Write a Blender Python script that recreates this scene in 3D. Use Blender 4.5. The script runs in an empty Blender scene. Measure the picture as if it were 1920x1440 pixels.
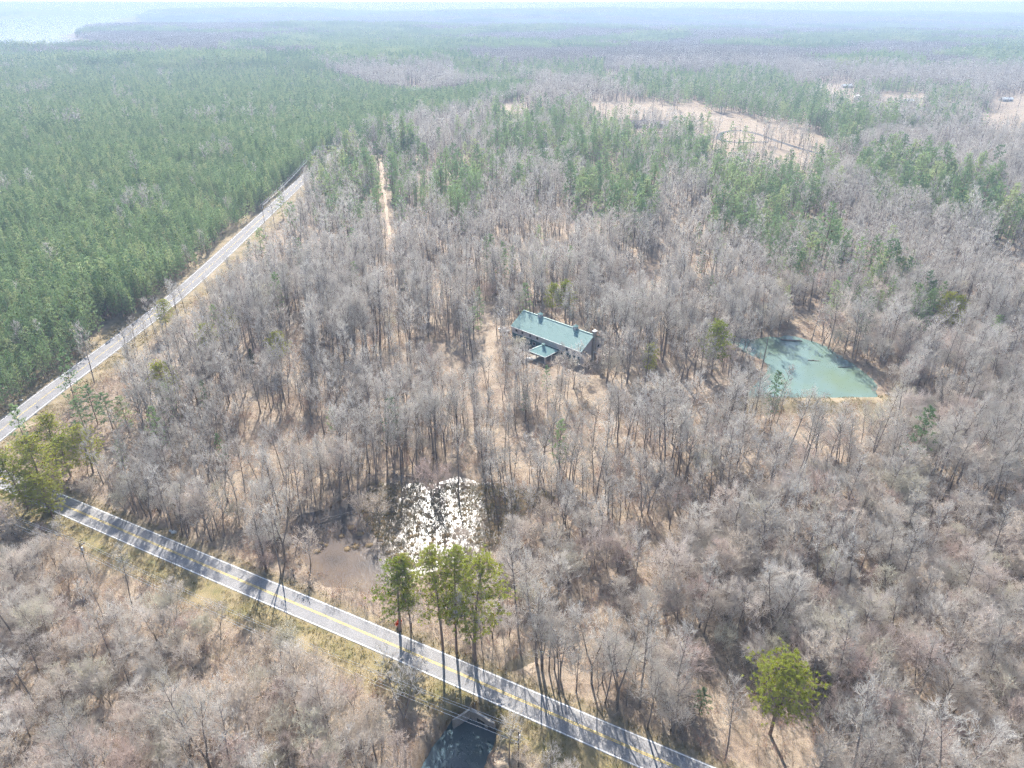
import bpy, bmesh, math, random
import numpy as np
from mathutils import Vector, Matrix

R = math.radians
rng = np.random.default_rng(11)
random.seed(11)
scene = bpy.context.scene
COL = scene.collection

# ------------------------------------------------------------------ camera, sky, sun, exposure
CAM_H = 130.0
FOC = 1331.0                       # focal length in pixels of a 1920 px wide frame
PITCH = math.atan((720 - 8) / FOC)  # horizon just under the top edge of the frame
SUN_AZ, SUN_EL = -7.5, 39.0
cam = bpy.data.cameras.new("camera")
cam.sensor_width = 36.0
cam.lens = 36.0 * FOC / 1920.0
cam.clip_start, cam.clip_end = 1.0, 60000.0
camo = bpy.data.objects.new("camera", cam)
camo.location = (0, 0, CAM_H)
camo.rotation_euler = (R(90) - PITCH, 0, 0)
COL.objects.link(camo)
scene.camera = camo

world = bpy.data.worlds.new("World")
scene.world = world
world.use_nodes = True
wn = world.node_tree
wn.nodes.clear()
wo = wn.nodes.new("ShaderNodeOutputWorld")
wb = wn.nodes.new("ShaderNodeBackground")
ws = wn.nodes.new("ShaderNodeTexSky")
ws.sky_type = 'NISHITA'
ws.sun_disc = False
ws.sun_elevation = R(SUN_EL)
ws.sun_rotation = R(SUN_AZ)
ws.air_density = 1.0
ws.dust_density = 0.7
ws.ozone_density = 1.5
wb.inputs[1].default_value = 0.09
wn.links.new(ws.outputs[0], wb.inputs[0])
wn.links.new(wb.outputs[0], wo.inputs[0])

sl = bpy.data.lights.new("sun", 'SUN')
sl.energy = 5.0
sl.angle = R(0.53)
sl.color = (1.0, 0.95, 0.88)
so = bpy.data.objects.new("sun", sl)
SDIR = Vector((math.sin(R(SUN_AZ)) * math.cos(R(SUN_EL)), math.cos(R(SUN_AZ)) * math.cos(R(SUN_EL)), math.sin(R(SUN_EL))))
so.rotation_euler = SDIR.to_track_quat('Z', 'Y').to_euler()
so.location = (0, 0, 200)
COL.objects.link(so)

scene.view_settings.view_transform = 'Standard'
scene.view_settings.look = 'None'
scene.view_settings.gamma = 1.0
scene.view_settings.exposure = 1.32
cy = scene.cycles
cy.use_adaptive_sampling = True
cy.adaptive_threshold = 0.045
cy.adaptive_min_samples = 12
cy.max_bounces = 2
cy.diffuse_bounces = 1
cy.glossy_bounces = 2
cy.transmission_bounces = 2
cy.transparent_max_bounces = 4
cy.volume_bounces = 0
cy.caustics_reflective = False
cy.caustics_refractive = False
cy.use_denoising = True
cy.denoiser = 'OPENIMAGEDENOISE'
cy.denoising_input_passes = 'RGB_ALBEDO_NORMAL'
cy.denoising_prefilter = 'NONE'

# ------------------------------------------------------------------ frame geometry: layout is read off the photo onto the ground
CP, SP = math.cos(PITCH), math.sin(PITCH)

def ground_at(px, py, z=0.0):
    x = (px - 960) / FOC
    y = -(py - 720) / FOC
    dz = -SP + y * CP
    t = (z - CAM_H) / dz
    return (x * t, (CP + y * SP) * t)

def project(X, Y, Z):
    dz = Z - CAM_H
    d = Y * CP - dz * SP
    u = Y * SP + dz * CP
    d = np.where(d < 1.0, 1.0, d)
    return 960 + FOC * X / d, 720 - FOC * u / d

def poly_ground(pts, z=0.0):
    return [ground_at(p[0], p[1], z) for p in pts]

def in_poly(x, y, poly):
    x = np.asarray(x, float); y = np.asarray(y, float)
    inside = np.zeros(x.shape, bool)
    n = len(poly)
    for i in range(n):
        x0, y0 = poly[i]; x1, y1 = poly[(i + 1) % n]
        c = ((y0 > y) != (y1 > y))
        with np.errstate(divide='ignore', invalid='ignore'):
            xi = (x1 - x0) * (y - y0) / ((y1 - y0) if y1 != y0 else 1e-9) + x0
        inside ^= c & (x < xi)
    return inside

def seg_dist(x, y, line):
    """distance to a polyline and the signed side (positive: left of travel)"""
    x = np.asarray(x, float); y = np.asarray(y, float)
    best = np.full(x.shape, 1e9); side = np.zeros(x.shape)
    for (ax, ay), (bx, by) in zip(line[:-1], line[1:]):
        ux, uy = bx - ax, by - ay
        l2 = ux * ux + uy * uy
        t = np.clip(((x - ax) * ux + (y - ay) * uy) / l2, 0, 1)
        dx, dy = x - (ax + t * ux), y - (ay + t * uy)
        d = np.hypot(dx, dy)
        s = ux * dy - uy * dx
        m = d < best
        best = np.where(m, d, best); side = np.where(m, s, side)
    return best, side

def poly_sd(x, y, poly):
    """signed distance: negative inside"""
    d, _ = seg_dist(x, y, list(poly) + [poly[0]])
    return np.where(in_poly(x, y, poly), -d, d)

_nt = np.random.default_rng(5).random((256, 256))
def vnoise(x, y, s, seed=0):
    x = np.asarray(x, float) / s + seed * 17.31; y = np.asarray(y, float) / s + seed * 9.77
    xi = np.floor(x).astype(int); yi = np.floor(y).astype(int)
    fx = x - xi; fy = y - yi
    fx = fx * fx * (3 - 2 * fx); fy = fy * fy * (3 - 2 * fy)
    a = _nt[xi % 256, yi % 256]; b = _nt[(xi + 1) % 256, yi % 256]
    c = _nt[xi % 256, (yi + 1) % 256]; d = _nt[(xi + 1) % 256, (yi + 1) % 256]
    return (a * (1 - fx) + b * fx) * (1 - fy) + (c * (1 - fx) + d * fx) * fy

def smooth(a, b, v):
    t = np.clip((np.asarray(v, float) - a) / (b - a), 0, 1)
    return t * t * (3 - 2 * t)

def resample(line, step):
    out = [line[0]]
    for (ax, ay), (bx, by) in zip(line[:-1], line[1:]):
        n = max(1, int(math.hypot(bx - ax, by - ay) / step))
        for k in range(1, n + 1):
            out.append((ax + (bx - ax) * k / n, ay + (by - ay) * k / n))
    return out

def soften(line, it=6):
    p = np.array(line)
    for _ in range(it):
        q = p.copy(); q[1:-1] = (p[:-2] + 2 * p[1:-1] + p[2:]) / 4; p = q
    return [tuple(v) for v in p]

# ------------------------------------------------------------------ lines and areas of the place
up = [(-260, 768), (0, 879), (97, 920), (250, 985), (480, 1080), (747, 1188), (878, 1245), (1057, 1322), (1310, 1430), (1700, 1596)]
lo = [(-260, 802), (0, 914), (66, 942), (250, 1022), (480, 1123), (707, 1220), (874, 1295), (1075, 1384), (1310, 1485), (1700, 1652)]
gu, gl = poly_ground(up), poly_ground(lo)
_gl = np.array(gl)
ROAD_A = []
for q in gu:
    # nearest point on the lower edge
    b = min(resample(gl, 0.5), key=lambda p: (p[0] - q[0]) ** 2 + (p[1] - q[1]) ** 2)
    ROAD_A.append(((q[0] + b[0]) / 2, (q[1] + b[1]) / 2))
ROAD_A = soften(resample(ROAD_A, 4.0), 40)
ROAD_B = [(-178.5, 60), (-177.6, 223), (-171.8, 275), (-168.5, 335), (-172.5, 485), (-176, 611), (-178, 700), (-170, 800), (-140, 900), (-60, 1010), (40, 1080)]
ROAD_B = soften(resample(ROAD_B, 6.0), 60)
TRACK = soften(resample(poly_ground([(731, 448), (727, 425), (724, 380), (716, 340), (719, 322), (714, 305)]), 4), 10)
DRIVE = soften(resample(poly_ground([(902, 570), (912, 598), (920, 640), (918, 685), (921, 715)]), 3), 10)
CLEAR_ROAD = soften(resample(poly_ground([(1560, 290), (1500, 277), (1450, 262), (1415, 250), (1380, 245), (1350, 250), (1345, 262), (1380, 268), (1440, 266)]), 6), 6)

SWAMP = poly_ground([(520, 1012), (552, 985), (600, 965), (640, 940), (680, 917), (700, 906), (760, 910), (860, 903), (935, 912), (1010, 922), (1050, 935), (1000, 952), (965, 985), (950, 1015), (905, 1042), (850, 1046), (775, 1072), (725, 1100), (650, 1098), (600, 1066), (555, 1038)], -0.5)
POND = poly_ground([(1377, 640), (1407, 637), (1435, 640), (1470, 634), (1490, 637), (1520, 646), (1546, 656), (1574, 674), (1612, 700), (1632, 719), (1633, 734), (1640, 746), (1537, 747), (1460, 747), (1405, 746), (1418, 722), (1440, 703), (1452, 692), (1452, 680), (1441, 676), (1419, 667), (1402, 657), (1377, 653)], -0.6)
POOL = poly_ground([(884, 1335), (924, 1360), (929, 1370), (922, 1395), (910, 1418), (900, 1442), (885, 1500), (850, 1560), (770, 1560), (780, 1480), (794, 1440), (814, 1404), (837, 1374), (852, 1351)], -2.4)
STREAM = soften(resample(poly_ground([(985, 1050), (996, 1092), (1013, 1125), (1030, 1160), (1040, 1192), (1015, 1224), (975, 1236), (945, 1252)]), 2), 8)
LAKE = [(-9000, 2150)] + poly_ground([(-260, 96), (100, 96), (137, 92), (141, 88), (190, 90), (187, 88), (142, 78), (150, 68), (175, 61), (215, 56), (245, 45), (275, 36), (310, 29), (316, 22.5), (240, 21), (130, 22), (92, 25), (60, 29), (0, 34), (-150, 44)], -2.0) + [(-9000, 5200)]

CLEARING = [(1105, 198), (1200, 198), (1292, 205), (1335, 216), (1420, 228), (1505, 242), (1545, 258), (1578, 282), (1560, 296), (1500, 300), (1440, 305), (1370, 312), (1335, 275), (1300, 245), (1230, 232), (1110, 216)]
GLADES = [CLEARING,
          [(1130, 118), (1160, 128), (1158, 138), (1138, 136)],
          [(1535, 150), (1600, 150), (1600, 172), (1540, 170)],
          [(1595, 166), (1620, 166), (1620, 184), (1598, 184)],
          [(1645, 168), (1735, 170), (1730, 190), (1650, 188)],
          [(1830, 204), (1960, 190), (2050, 250), (1910, 240), (1850, 226)],
          [(1860, 176), (1960, 170), (1960, 190), (1870, 188)],
          [(760, 158), (790, 158), (790, 172), (760, 172)],
          [(940, 196), (990, 196), (990, 214), (945, 212)]]

# house frame: a = along the front eave, b = back from it
HA = Vector((-0.698, 285.0)); HU = Vector((0.73229, -0.68099)); HN = Vector((0.68099, 0.73229))
def house_ab(x, y):
    dx, dy = np.asarray(x) - HA.x, np.asarray(y) - HA.y
    return dx * HU.x + dy * HU.y, dx * HN.x + dy * HN.y

def lift(x, y):
    """height of the land"""
    x = np.asarray(x, float); y = np.asarray(y, float)
    d = np.hypot(x, y)
    h = (vnoise(x, y, 55, 1) - 0.5) * 1.2 * smooth(60, 300, d)
    h += (vnoise(x, y, 420, 2) - 0.5) * 16 * smooth(420, 1500, d)
    far = smooth(2600, 5200, d)
    h += (vnoise(x, y, 1500, 3) - 0.35) * 60 * far
    h += np.clip(vnoise(x, y * 0.6, 2600, 7) - 0.25, 0, 1) * 120 * smooth(5500, 9500, d) * (1 - 0.6 * smooth(1500, 5000, x))
    # level by roads and the house
    da, _ = seg_dist(x, y, ROAD_A); db, _ = seg_dist(x, y, ROAD_B[::4])
    h *= smooth(6, 22, da) * (0.15 + 0.85 * smooth(6, 26, db))
    a, b = house_ab(x, y)
    hb = np.maximum(np.maximum(-4 - a, a - 46), np.maximum(-20 - b, b - 20))
    h *= smooth(0, 18, hb)
    near = d < 700
    for poly, zb, w in ((SWAMP, -1.1, 5.0), (POND, -1.9, 5.0)):
        s = np.where(near, poly_sd(x, y, poly), 99) + 4.5 * (vnoise(x, y, 6.5, 44) - .5) + 2 * (vnoise(x, y, 2.6, 45) - .5)
        k = smooth(w, -1.5, s)
        h = h * (1 - k) + zb * k
    s = np.where(near, poly_sd(x, y, POOL), 99)
    k = smooth(2.6, -0.6, s)
    k = k * smooth(5.2, 6.2, da)
    h = h * (1 - k) - 3.6 * k
    ds, _ = seg_dist(x, y, STREAM)
    k = smooth(3.6, .2, ds + 3.4 * (vnoise(x, y, 3.5, 71) - .45)) * smooth(4.2, 7.0, da) * near
    h = np.minimum(h, h * (1 - k) - 1.3 * k)
    s = poly_sd(x, y, LAKE)
    k = smooth(60, -10, s)
    h = h * (1 - k) - 6.0 * k
    # the low dam in front of the pond
    dd, _ = seg_dist(x, y, DAM)
    h = np.where(near & (dd < 5), np.maximum(h, 0.9 * smooth(5.0, 1.5, dd)), h)
    return h
DAM = poly_ground([(1395, 757), (1460, 757), (1560, 757), (1690, 754)])

# ------------------------------------------------------------------ materials
def new_mat(name):
    m = bpy.data.materials.new(name)
    m.use_nodes = True
    nt = m.node_tree
    for n in list(nt.nodes):
        if n.type not in ('OUTPUT_MATERIAL',):
            nt.nodes.remove(n)
    return m, nt, [n for n in nt.nodes if n.type == 'OUTPUT_MATERIAL'][0]

def nd(nt, t, **kw):
    n = nt.nodes.new(t)
    for k, v in kw.items():
        setattr(n, k, v)
    return n

def ramp(nt, stops):
    r = nt.nodes.new("ShaderNodeValToRGB")
    e = r.color_ramp.elements
    while len(e) > 1:
        e.remove(e[-1])
    e[0].position = stops[0][0]; e[0].color = (*stops[0][1], 1)
    for p, c in stops[1:]:
        x = e.new(p); x.color = (*c, 1)
    return r

def noise(nt, scale, detail=4, rough=0.6, vec=None):
    n = nt.nodes.new("ShaderNodeTexNoise")
    n.inputs['Scale'].default_value = scale
    n.inputs['Detail'].default_value = detail
    n.inputs['Roughness'].default_value = rough
    if vec is not None:
        nt.links.new(vec, n.inputs['Vector'])
    return n

def mixc(nt, fac, a, b):
    m = nt.nodes.new("ShaderNodeMix"); m.data_type = 'RGBA'
    for s, v in ((0, fac), (6, a), (7, b)):
        if isinstance(v, (int, float)):
            m.inputs[s].default_value = v
        elif isinstance(v, tuple):
            m.inputs[s].default_value = (*v, 1)
        else:
            nt.links.new(v, m.inputs[s])
    return m.outputs[2]

def pbr(nt, out, color, rough=0.8, spec=0.3, metal=0.0, normal=None):
    b = nt.nodes.new("ShaderNodeBsdfPrincipled")
    if isinstance(color, tuple):
        b.inputs['Base Color'].default_value = (*color, 1)
    else:
        nt.links.new(color, b.inputs['Base Color'])
    b.inputs['Roughness'].default_value = rough
    b.inputs['Specular IOR Level'].default_value = spec
    b.inputs['Metallic'].default_value = metal
    if normal is not None:
        nt.links.new(normal, b.inputs['Normal'])
    nt.links.new(b.outputs[0], out.inputs[0])
    return b

def mat_noisy(name, stops, scale, rough=0.85, spec=0.2, metal=0.0, bump=0.0, bscale=None, detail=5):
    m, nt, out = new_mat(name)
    tc = nd(nt, "ShaderNodeTexCoord")
    n = noise(nt, scale, detail, 0.65, tc.outputs['Object'])
    r = ramp(nt, stops)
    nt.links.new(n.outputs[0], r.inputs[0])
    nm = None
    if bump:
        n2 = noise(nt, bscale or scale * 3, 4, 0.6, tc.outputs['Object'])
        bp = nd(nt, "ShaderNodeBump"); bp.inputs['Strength'].default_value = bump
        bp.inputs['Distance'].default_value = 0.1
        nt.links.new(n2.outputs[0], bp.inputs['Height'])
        nm = bp.outputs[0]
    pbr(nt, out, r.outputs[0], rough, spec, metal, nm)
    return m

def mat_plain(name, c, rough=0.6, spec=0.3, metal=0.0):
    m, nt, out = new_mat(name)
    pbr(nt, out, c, rough, spec, metal)
    return m

def mat_twig(name, stops, trans=0.0):
    """bark or twigs: every tree has its own tone"""
    m, nt, out = new_mat(name)
    oi = nd(nt, "ShaderNodeObjectInfo")
    r = ramp(nt, stops)
    nt.links.new(oi.outputs['Random'], r.inputs[0])
    d = nd(nt, "ShaderNodeBsdfDiffuse")
    nt.links.new(r.outputs[0], d.inputs[0])
    if trans:
        t = nd(nt, "ShaderNodeBsdfTranslucent")
        nt.links.new(r.outputs[0], t.inputs[0])
        mx = nd(nt, "ShaderNodeMixShader"); mx.inputs[0].default_value = trans
        nt.links.new(d.outputs[0], mx.inputs[1]); nt.links.new(t.outputs[0], mx.inputs[2])
        nt.links.new(mx.outputs[0], out.inputs[0])
    else:
        nt.links.new(d.outputs[0], out.inputs[0])
    return m

M = {}
M['twig_grey'] = mat_twig('twig_grey', [(0, (.43, .40, .36)), (.2, (.60, .56, .515)), (.4, (.48, .43, .38)), (.6, (.66, .625, .58)), (.8, (.38, .355, .32)), (1, (.55, .515, .47))], 0.4)
M['twig_warm'] = mat_twig('twig_warm', [(0, (.60, .51, .42)), (.2, (.56, .51, .46)), (.4, (.68, .60, .52)), (.55, (.54, .42, .37)), (.7, (.74, .69, .63)), (.85, (.48, .44, .39)), (1, (.62, .58, .46))], 0.4)
M['bark'] = mat_twig('bark', [(0, (.17, .14, .12)), (.5, (.26, .22, .20)), (1, (.20, .17, .15))])
M['pine_bark'] = mat_twig('pine_bark', [(0, (.20, .14, .11)), (1, (.26, .19, .15))])
M['needle_tall'] = mat_twig('needle_tall', [(0, (.27, .325, .06)), (.5, (.36, .395, .07)), (1, (.43, .435, .085))], 0.52)
M['needle_young'] = mat_twig('needle_young', [(0, (.12, .205, .10)), (.25, (.205, .305, .145)), (.5, (.265, .37, .175)), (.8, (.34, .44, .205)), (1, (.45, .50, .25))], 0.5)
M['cedar'] = mat_twig('cedar', [(0, (.04, .085, .03)), (1, (.065, .11, .035))], 0.3)
M['brush'] = mat_twig('brush', [(0, (.34, .25, .19)), (.3, (.42, .33, .25)), (.6, (.33, .20, .16)), (.85, (.50, .42, .33)), (1, (.42, .35, .24))], 0.35)
M['straw'] = mat_twig('straw', [(0, (.34, .25, .13)), (.4, (.25, .22, .10)), (.7, (.38, .29, .17)), (1, (.17, .19, .075))], 0.3)
M['hummock'] = mat_twig('hummock', [(0, (.36, .26, .15)), (.5, (.44, .33, .20)), (1, (.30, .22, .13))], 0.2)
M['red_leaf'] = mat_twig('red_leaf', [(0, (.55, .07, .03)), (1, (.62, .10, .05))], 0.35)
M['yellow_leaf'] = mat_twig('yellow_leaf', [(0, (.42, .36, .08)), (1, (.48, .40, .10))], 0.35)

def ground_material():
    m, nt, out = new_mat('leaf_litter_ground')
    L = nt.links
    geo = nd(nt, "ShaderNodeNewGeometry")
    pos = geo.outputs['Position']
    n1 = noise(nt, 0.035, 6, 0.6, pos)
    n2 = noise(nt, 0.9, 5, 0.75, pos)
    n3 = noise(nt, 0.18, 5, 0.6, pos)
    base = ramp(nt, [(.30, (.215, .165, .13)), (.45, (.265, .21, .165)), (.55, (.295, .24, .18)), (.68, (.24, .18, .14))])
    L.new(n1.outputs[0], base.inputs[0])
    patch = ramp(nt, [(.38, (.185, .14, .105)), (.52, (.305, .245, .19)), (.66, (.41, .345, .26))])
    L.new(n3.outputs[0], patch.inputs[0])
    c = mixc(nt, 0.5, base.outputs[0], patch.outputs[0])
    n4 = noise(nt, 3.5, 3, 0.7, pos)
    nadd = nd(nt, 'ShaderNodeMath', operation='MULTIPLY_ADD'); L.new(n4.outputs[0], nadd.inputs[0]); nadd.inputs[1].default_value = .45
    nm2 = nd(nt, 'ShaderNodeMath', operation='MULTIPLY'); L.new(n2.outputs[0], nm2.inputs[0]); nm2.inputs[1].default_value = .55; L.new(nm2.outputs[0], nadd.inputs[2])
    fine = ramp(nt, [(.36, (.42, .38, .36)), (.5, (.98, .97, .95)), (.62, (1.35, 1.3, 1.25))])
    L.new(nadd.outputs[0], fine.inputs[0])
    mul = nd(nt, "ShaderNodeMix", data_type='RGBA', blend_type='MULTIPLY')
    mul.inputs[0].default_value = 0.85
    L.new(c, mul.inputs[6]); L.new(fine.outputs[0], mul.inputs[7])
    c = mul.outputs[2]
    at = nd(nt, "ShaderNodeVertexColor"); at.layer_name = "cover"
    sep = nd(nt, "ShaderNodeSeparateColor")
    L.new(at.outputs[0], sep.inputs[0])
    dirt = ramp(nt, [(.3, (.27, .205, .145)), (.5, (.35, .28, .21)), (.7, (.42, .35, .28))])
    L.new(n3.outputs[0], dirt.inputs[0])
    edge = nd(nt, "ShaderNodeMath", operation='MULTIPLY_ADD'); edge.use_clamp = True
    L.new(n2.outputs[0], edge.inputs[0]); edge.inputs[1].default_value = 0.8; edge.inputs[2].default_value = -0.4
    def masked(ch):
        a = nd(nt, "ShaderNodeMath", operation='ADD'); L.new(sep.outputs[ch], a.inputs[0]); L.new(edge.outputs[0], a.inputs[1])
        a.inputs[1].default_value = 0
        s = nd(nt, "ShaderNodeMath", operation='MULTIPLY'); s.use_clamp = True
        L.new(sep.outputs[ch], s.inputs[0]); s.inputs[1].default_value = 1.0
        return s.outputs[0]
    c = mixc(nt, masked(0), c, dirt.outputs[0])
    grs = ramp(nt, [(.3, (.15, .145, .065)), (.48, (.25, .205, .105)), (.7, (.35, .275, .165))])
    L.new(n3.outputs[0], grs.inputs[0])
    c = mixc(nt, masked(1), c, grs.outputs[0])
    mud = ramp(nt, [(.3, (.10, .075, .05)), (.7, (.17, .13, .09))])
    L.new(n2.outputs[0], mud.inputs[0])
    c = mixc(nt, masked(2), c, mud.outputs[0])
    bp = nd(nt, "ShaderNodeBump"); bp.inputs['Strength'].default_value = 0.6; bp.inputs['Distance'].default_value = 0.25
    L.new(n2.outputs[0], bp.inputs['Height'])
    pbr(nt, out, c, 0.95, 0.1, 0, bp.outputs[0])
    return m
M['ground'] = ground_material()

def asphalt_material(name, c0, c1):
    m, nt, out = new_mat(name)
    geo = nd(nt, "ShaderNodeNewGeometry")
    n1 = noise(nt, 0.25, 5, 0.65, geo.outputs['Position'])
    n2 = noise(nt, 3.0, 3, 0.6, geo.outputs['Position'])
    r = ramp(nt, [(.3, c0), (.7, c1)])
    nt.links.new(n1.outputs[0], r.inputs[0])
    r2 = ramp(nt, [(.35, (.82, .82, .82)), (.65, (1.12, 1.12, 1.12))])
    nt.links.new(n2.outputs[0], r2.inputs[0])
    mul = nd(nt, "ShaderNodeMix", data_type='RGBA', blend_type='MULTIPLY'); mul.inputs[0].default_value = 1
    nt.links.new(r.outputs[0], mul.inputs[6]); nt.links.new(r2.outputs[0], mul.inputs[7])
    pbr(nt, out, mul.outputs[2], 0.9, 0.15)
    return m
M['asphalt'] = asphalt_material('worn_asphalt', (.235, .23, .23), (.32, .31, .305))
M['highway_asphalt'] = asphalt_material('highway_asphalt', (.21, .203, .205), (.29, .28, .28))
M['dark_asphalt'] = asphalt_material('dark_asphalt', (.08, .08, .085), (.12, .12, .12))
M['white_paint'] = mat_noisy('white_road_paint', [(.3, (.62, .62, .60)), (.6, (.80, .80, .78))], 0.8, 0.6)
M['yellow_paint'] = mat_noisy('yellow_road_paint', [(.3, (.60, .42, .08)), (.6, (.72, .54, .14))], 0.8, 0.6)

def water_material(name, c, rough, bump, bscale, spec=0.5, stops=None):
    m, nt, out = new_mat(name)
    geo = nd(nt, "ShaderNodeNewGeometry")
    n = noise(nt, bscale, 3, 0.6, geo.outputs['Position'])
    nm = None
    if bump:
        bp = nd(nt, "ShaderNodeBump"); bp.inputs['Strength'].default_value = 1.0; bp.inputs['Distance'].default_value = bump
        nt.links.new(n.outputs[0], bp.inputs['Height']); nm = bp.outputs[0]
    col = c
    if stops:
        n2 = noise(nt, 0.05, 4, 0.55, geo.outputs['Position'])
        r = ramp(nt, stops); nt.links.new(n2.outputs[0], r.inputs[0]); col = r.outputs[0]
    b = pbr(nt, out, col, rough, spec, 0, nm)
    b.inputs['IOR'].default_value = 1.33
    return m
M['lake_water'] = water_material('lake_water', (.05, .08, .09), 0.12, 0.05, 0.15)
M['pond_water'] = water_material('pond_water', None, 0.03, 0.003, 0.7, 0.5, [(.3, (.125, .19, .17)), (.5, (.155, .225, .195)), (.7, (.155, .215, .145))])
M['swamp_water'] = water_material('swamp_water', None, 0.15, 0.03, 0.9, 0.09, [(.35, (.075, .065, .06)), (.52, (.13, .10, .08)), (.65, (.20, .155, .115))])
M['pool_water'] = water_material('pool_water', None, 0.08, 0, 0.8, 0.5, [(.3, (.045, .075, .095)), (.7, (.065, .095, .105))])
M['stream_water'] = water_material('stream_water', None, 0.05, 0.006, 1.2, 0.5, [(.3, (.13, .11, .075)), (.7, (.19, .16, .11))])
M['roof_teal'] = mat_noisy('teal_metal_roof', [(.3, (.215, .355, .325)), (.7, (.24, .385, .35))], 0.25, 0.5, 0.35)
M['roof_pale'] = mat_noisy('pale_teal_metal_roof', [(.3, (.24, .40, .37)), (.7, (.27, .43, .40))], 0.25, 0.5, 0.3)
M['teal_board'] = mat_noisy('dark_teal_board', [(.3, (.035, .11, .13)), (.7, (.05, .13, .15))], 0.5, 0.7)
M['siding'] = mat_noisy('pale_siding', [(.3, (.46, .44, .46)), (.7, (.52, .50, .51))], 0.5, 0.7)
M['trim_white'] = mat_plain('white_trim', (.74, .74, .72), 0.5)
M['glass'] = mat_plain('window_glass', (.03, .04, .05), 0.06, 0.5)
M['stone'] = mat_noisy('chimney_stone', [(.3, (.22, .20, .18)), (.7, (.40, .37, .33))], 1.6, 0.85, bump=0.4)
M['timber'] = mat_noisy('weathered_timber', [(.3, (.28, .22, .17)), (.7, (.38, .31, .25))], 1.2, 0.85)
M['concrete'] = mat_noisy('weathered_concrete', [(.3, (.27, .25, .22)), (.7, (.40, .37, .33))], 0.9, 0.9, bump=0.3)
M['opening_shade_paint'] = mat_plain('culvert_shade', (.03, .03, .03), 0.9)  # shade inside the culvert barrels, put into the colour
M['pole_wood'] = mat_noisy('pole_timber', [(.3, (.13, .10, .08)), (.7, (.20, .16, .13))], 1.5, 0.85)
M['wire'] = mat_plain('aluminium_wire', (.75, .76, .78), 0.35, 0.5, 0.6)
M['ceramic'] = mat_plain('grey_insulator', (.55, .58, .60), 0.3)
M['galvanised'] = mat_plain('galvanised_steel', (.60, .62, .63), 0.4, 0.5, 0.6)
M['car_white'] = mat_plain('white_car_paint', (.80, .80, .79), 0.25, 0.5)
M['tyre'] = mat_plain('tyre_rubber', (.03, .03, .03), 0.8)
M['tank_white'] = mat_plain('white_tank_paint', (.80, .78, .72), 0.4, 0.5)
M['sign_white'] = mat_plain('white_sign_sheet', (.80, .80, .80), 0.4)
M['boulder'] = mat_noisy('pale_boulder', [(.3, (.58, .56, .52)), (.7, (.74, .72, .68))], 1.2, 0.85, bump=0.5)
M['far_roof'] = mat_plain('far_pale_roof', (.50, .50, .50), 0.6)
M['far_roof_brown'] = mat_plain('far_brown_roof', (.24, .20, .18), 0.7)
M['far_roof_white'] = mat_plain('far_white_roof', (.78, .78, .76), 0.4)
M['far_wall'] = mat_plain('far_wall', (.62, .58, .52), 0.8)
M['far_pane'] = mat_plain('far_pane', (.06, .07, .09), 0.1)
M['gravel'] = mat_noisy('pale_track_dirt', [(.3, (.36, .26, .19)), (.5, (.43, .33, .25)), (.7, (.50, .41, .33))], 0.5, 0.95)
M['log'] = mat_noisy('dead_log', [(.3, (.16, .13, .11)), (.7, (.32, .28, .24))], 1.5, 0.9)

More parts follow.
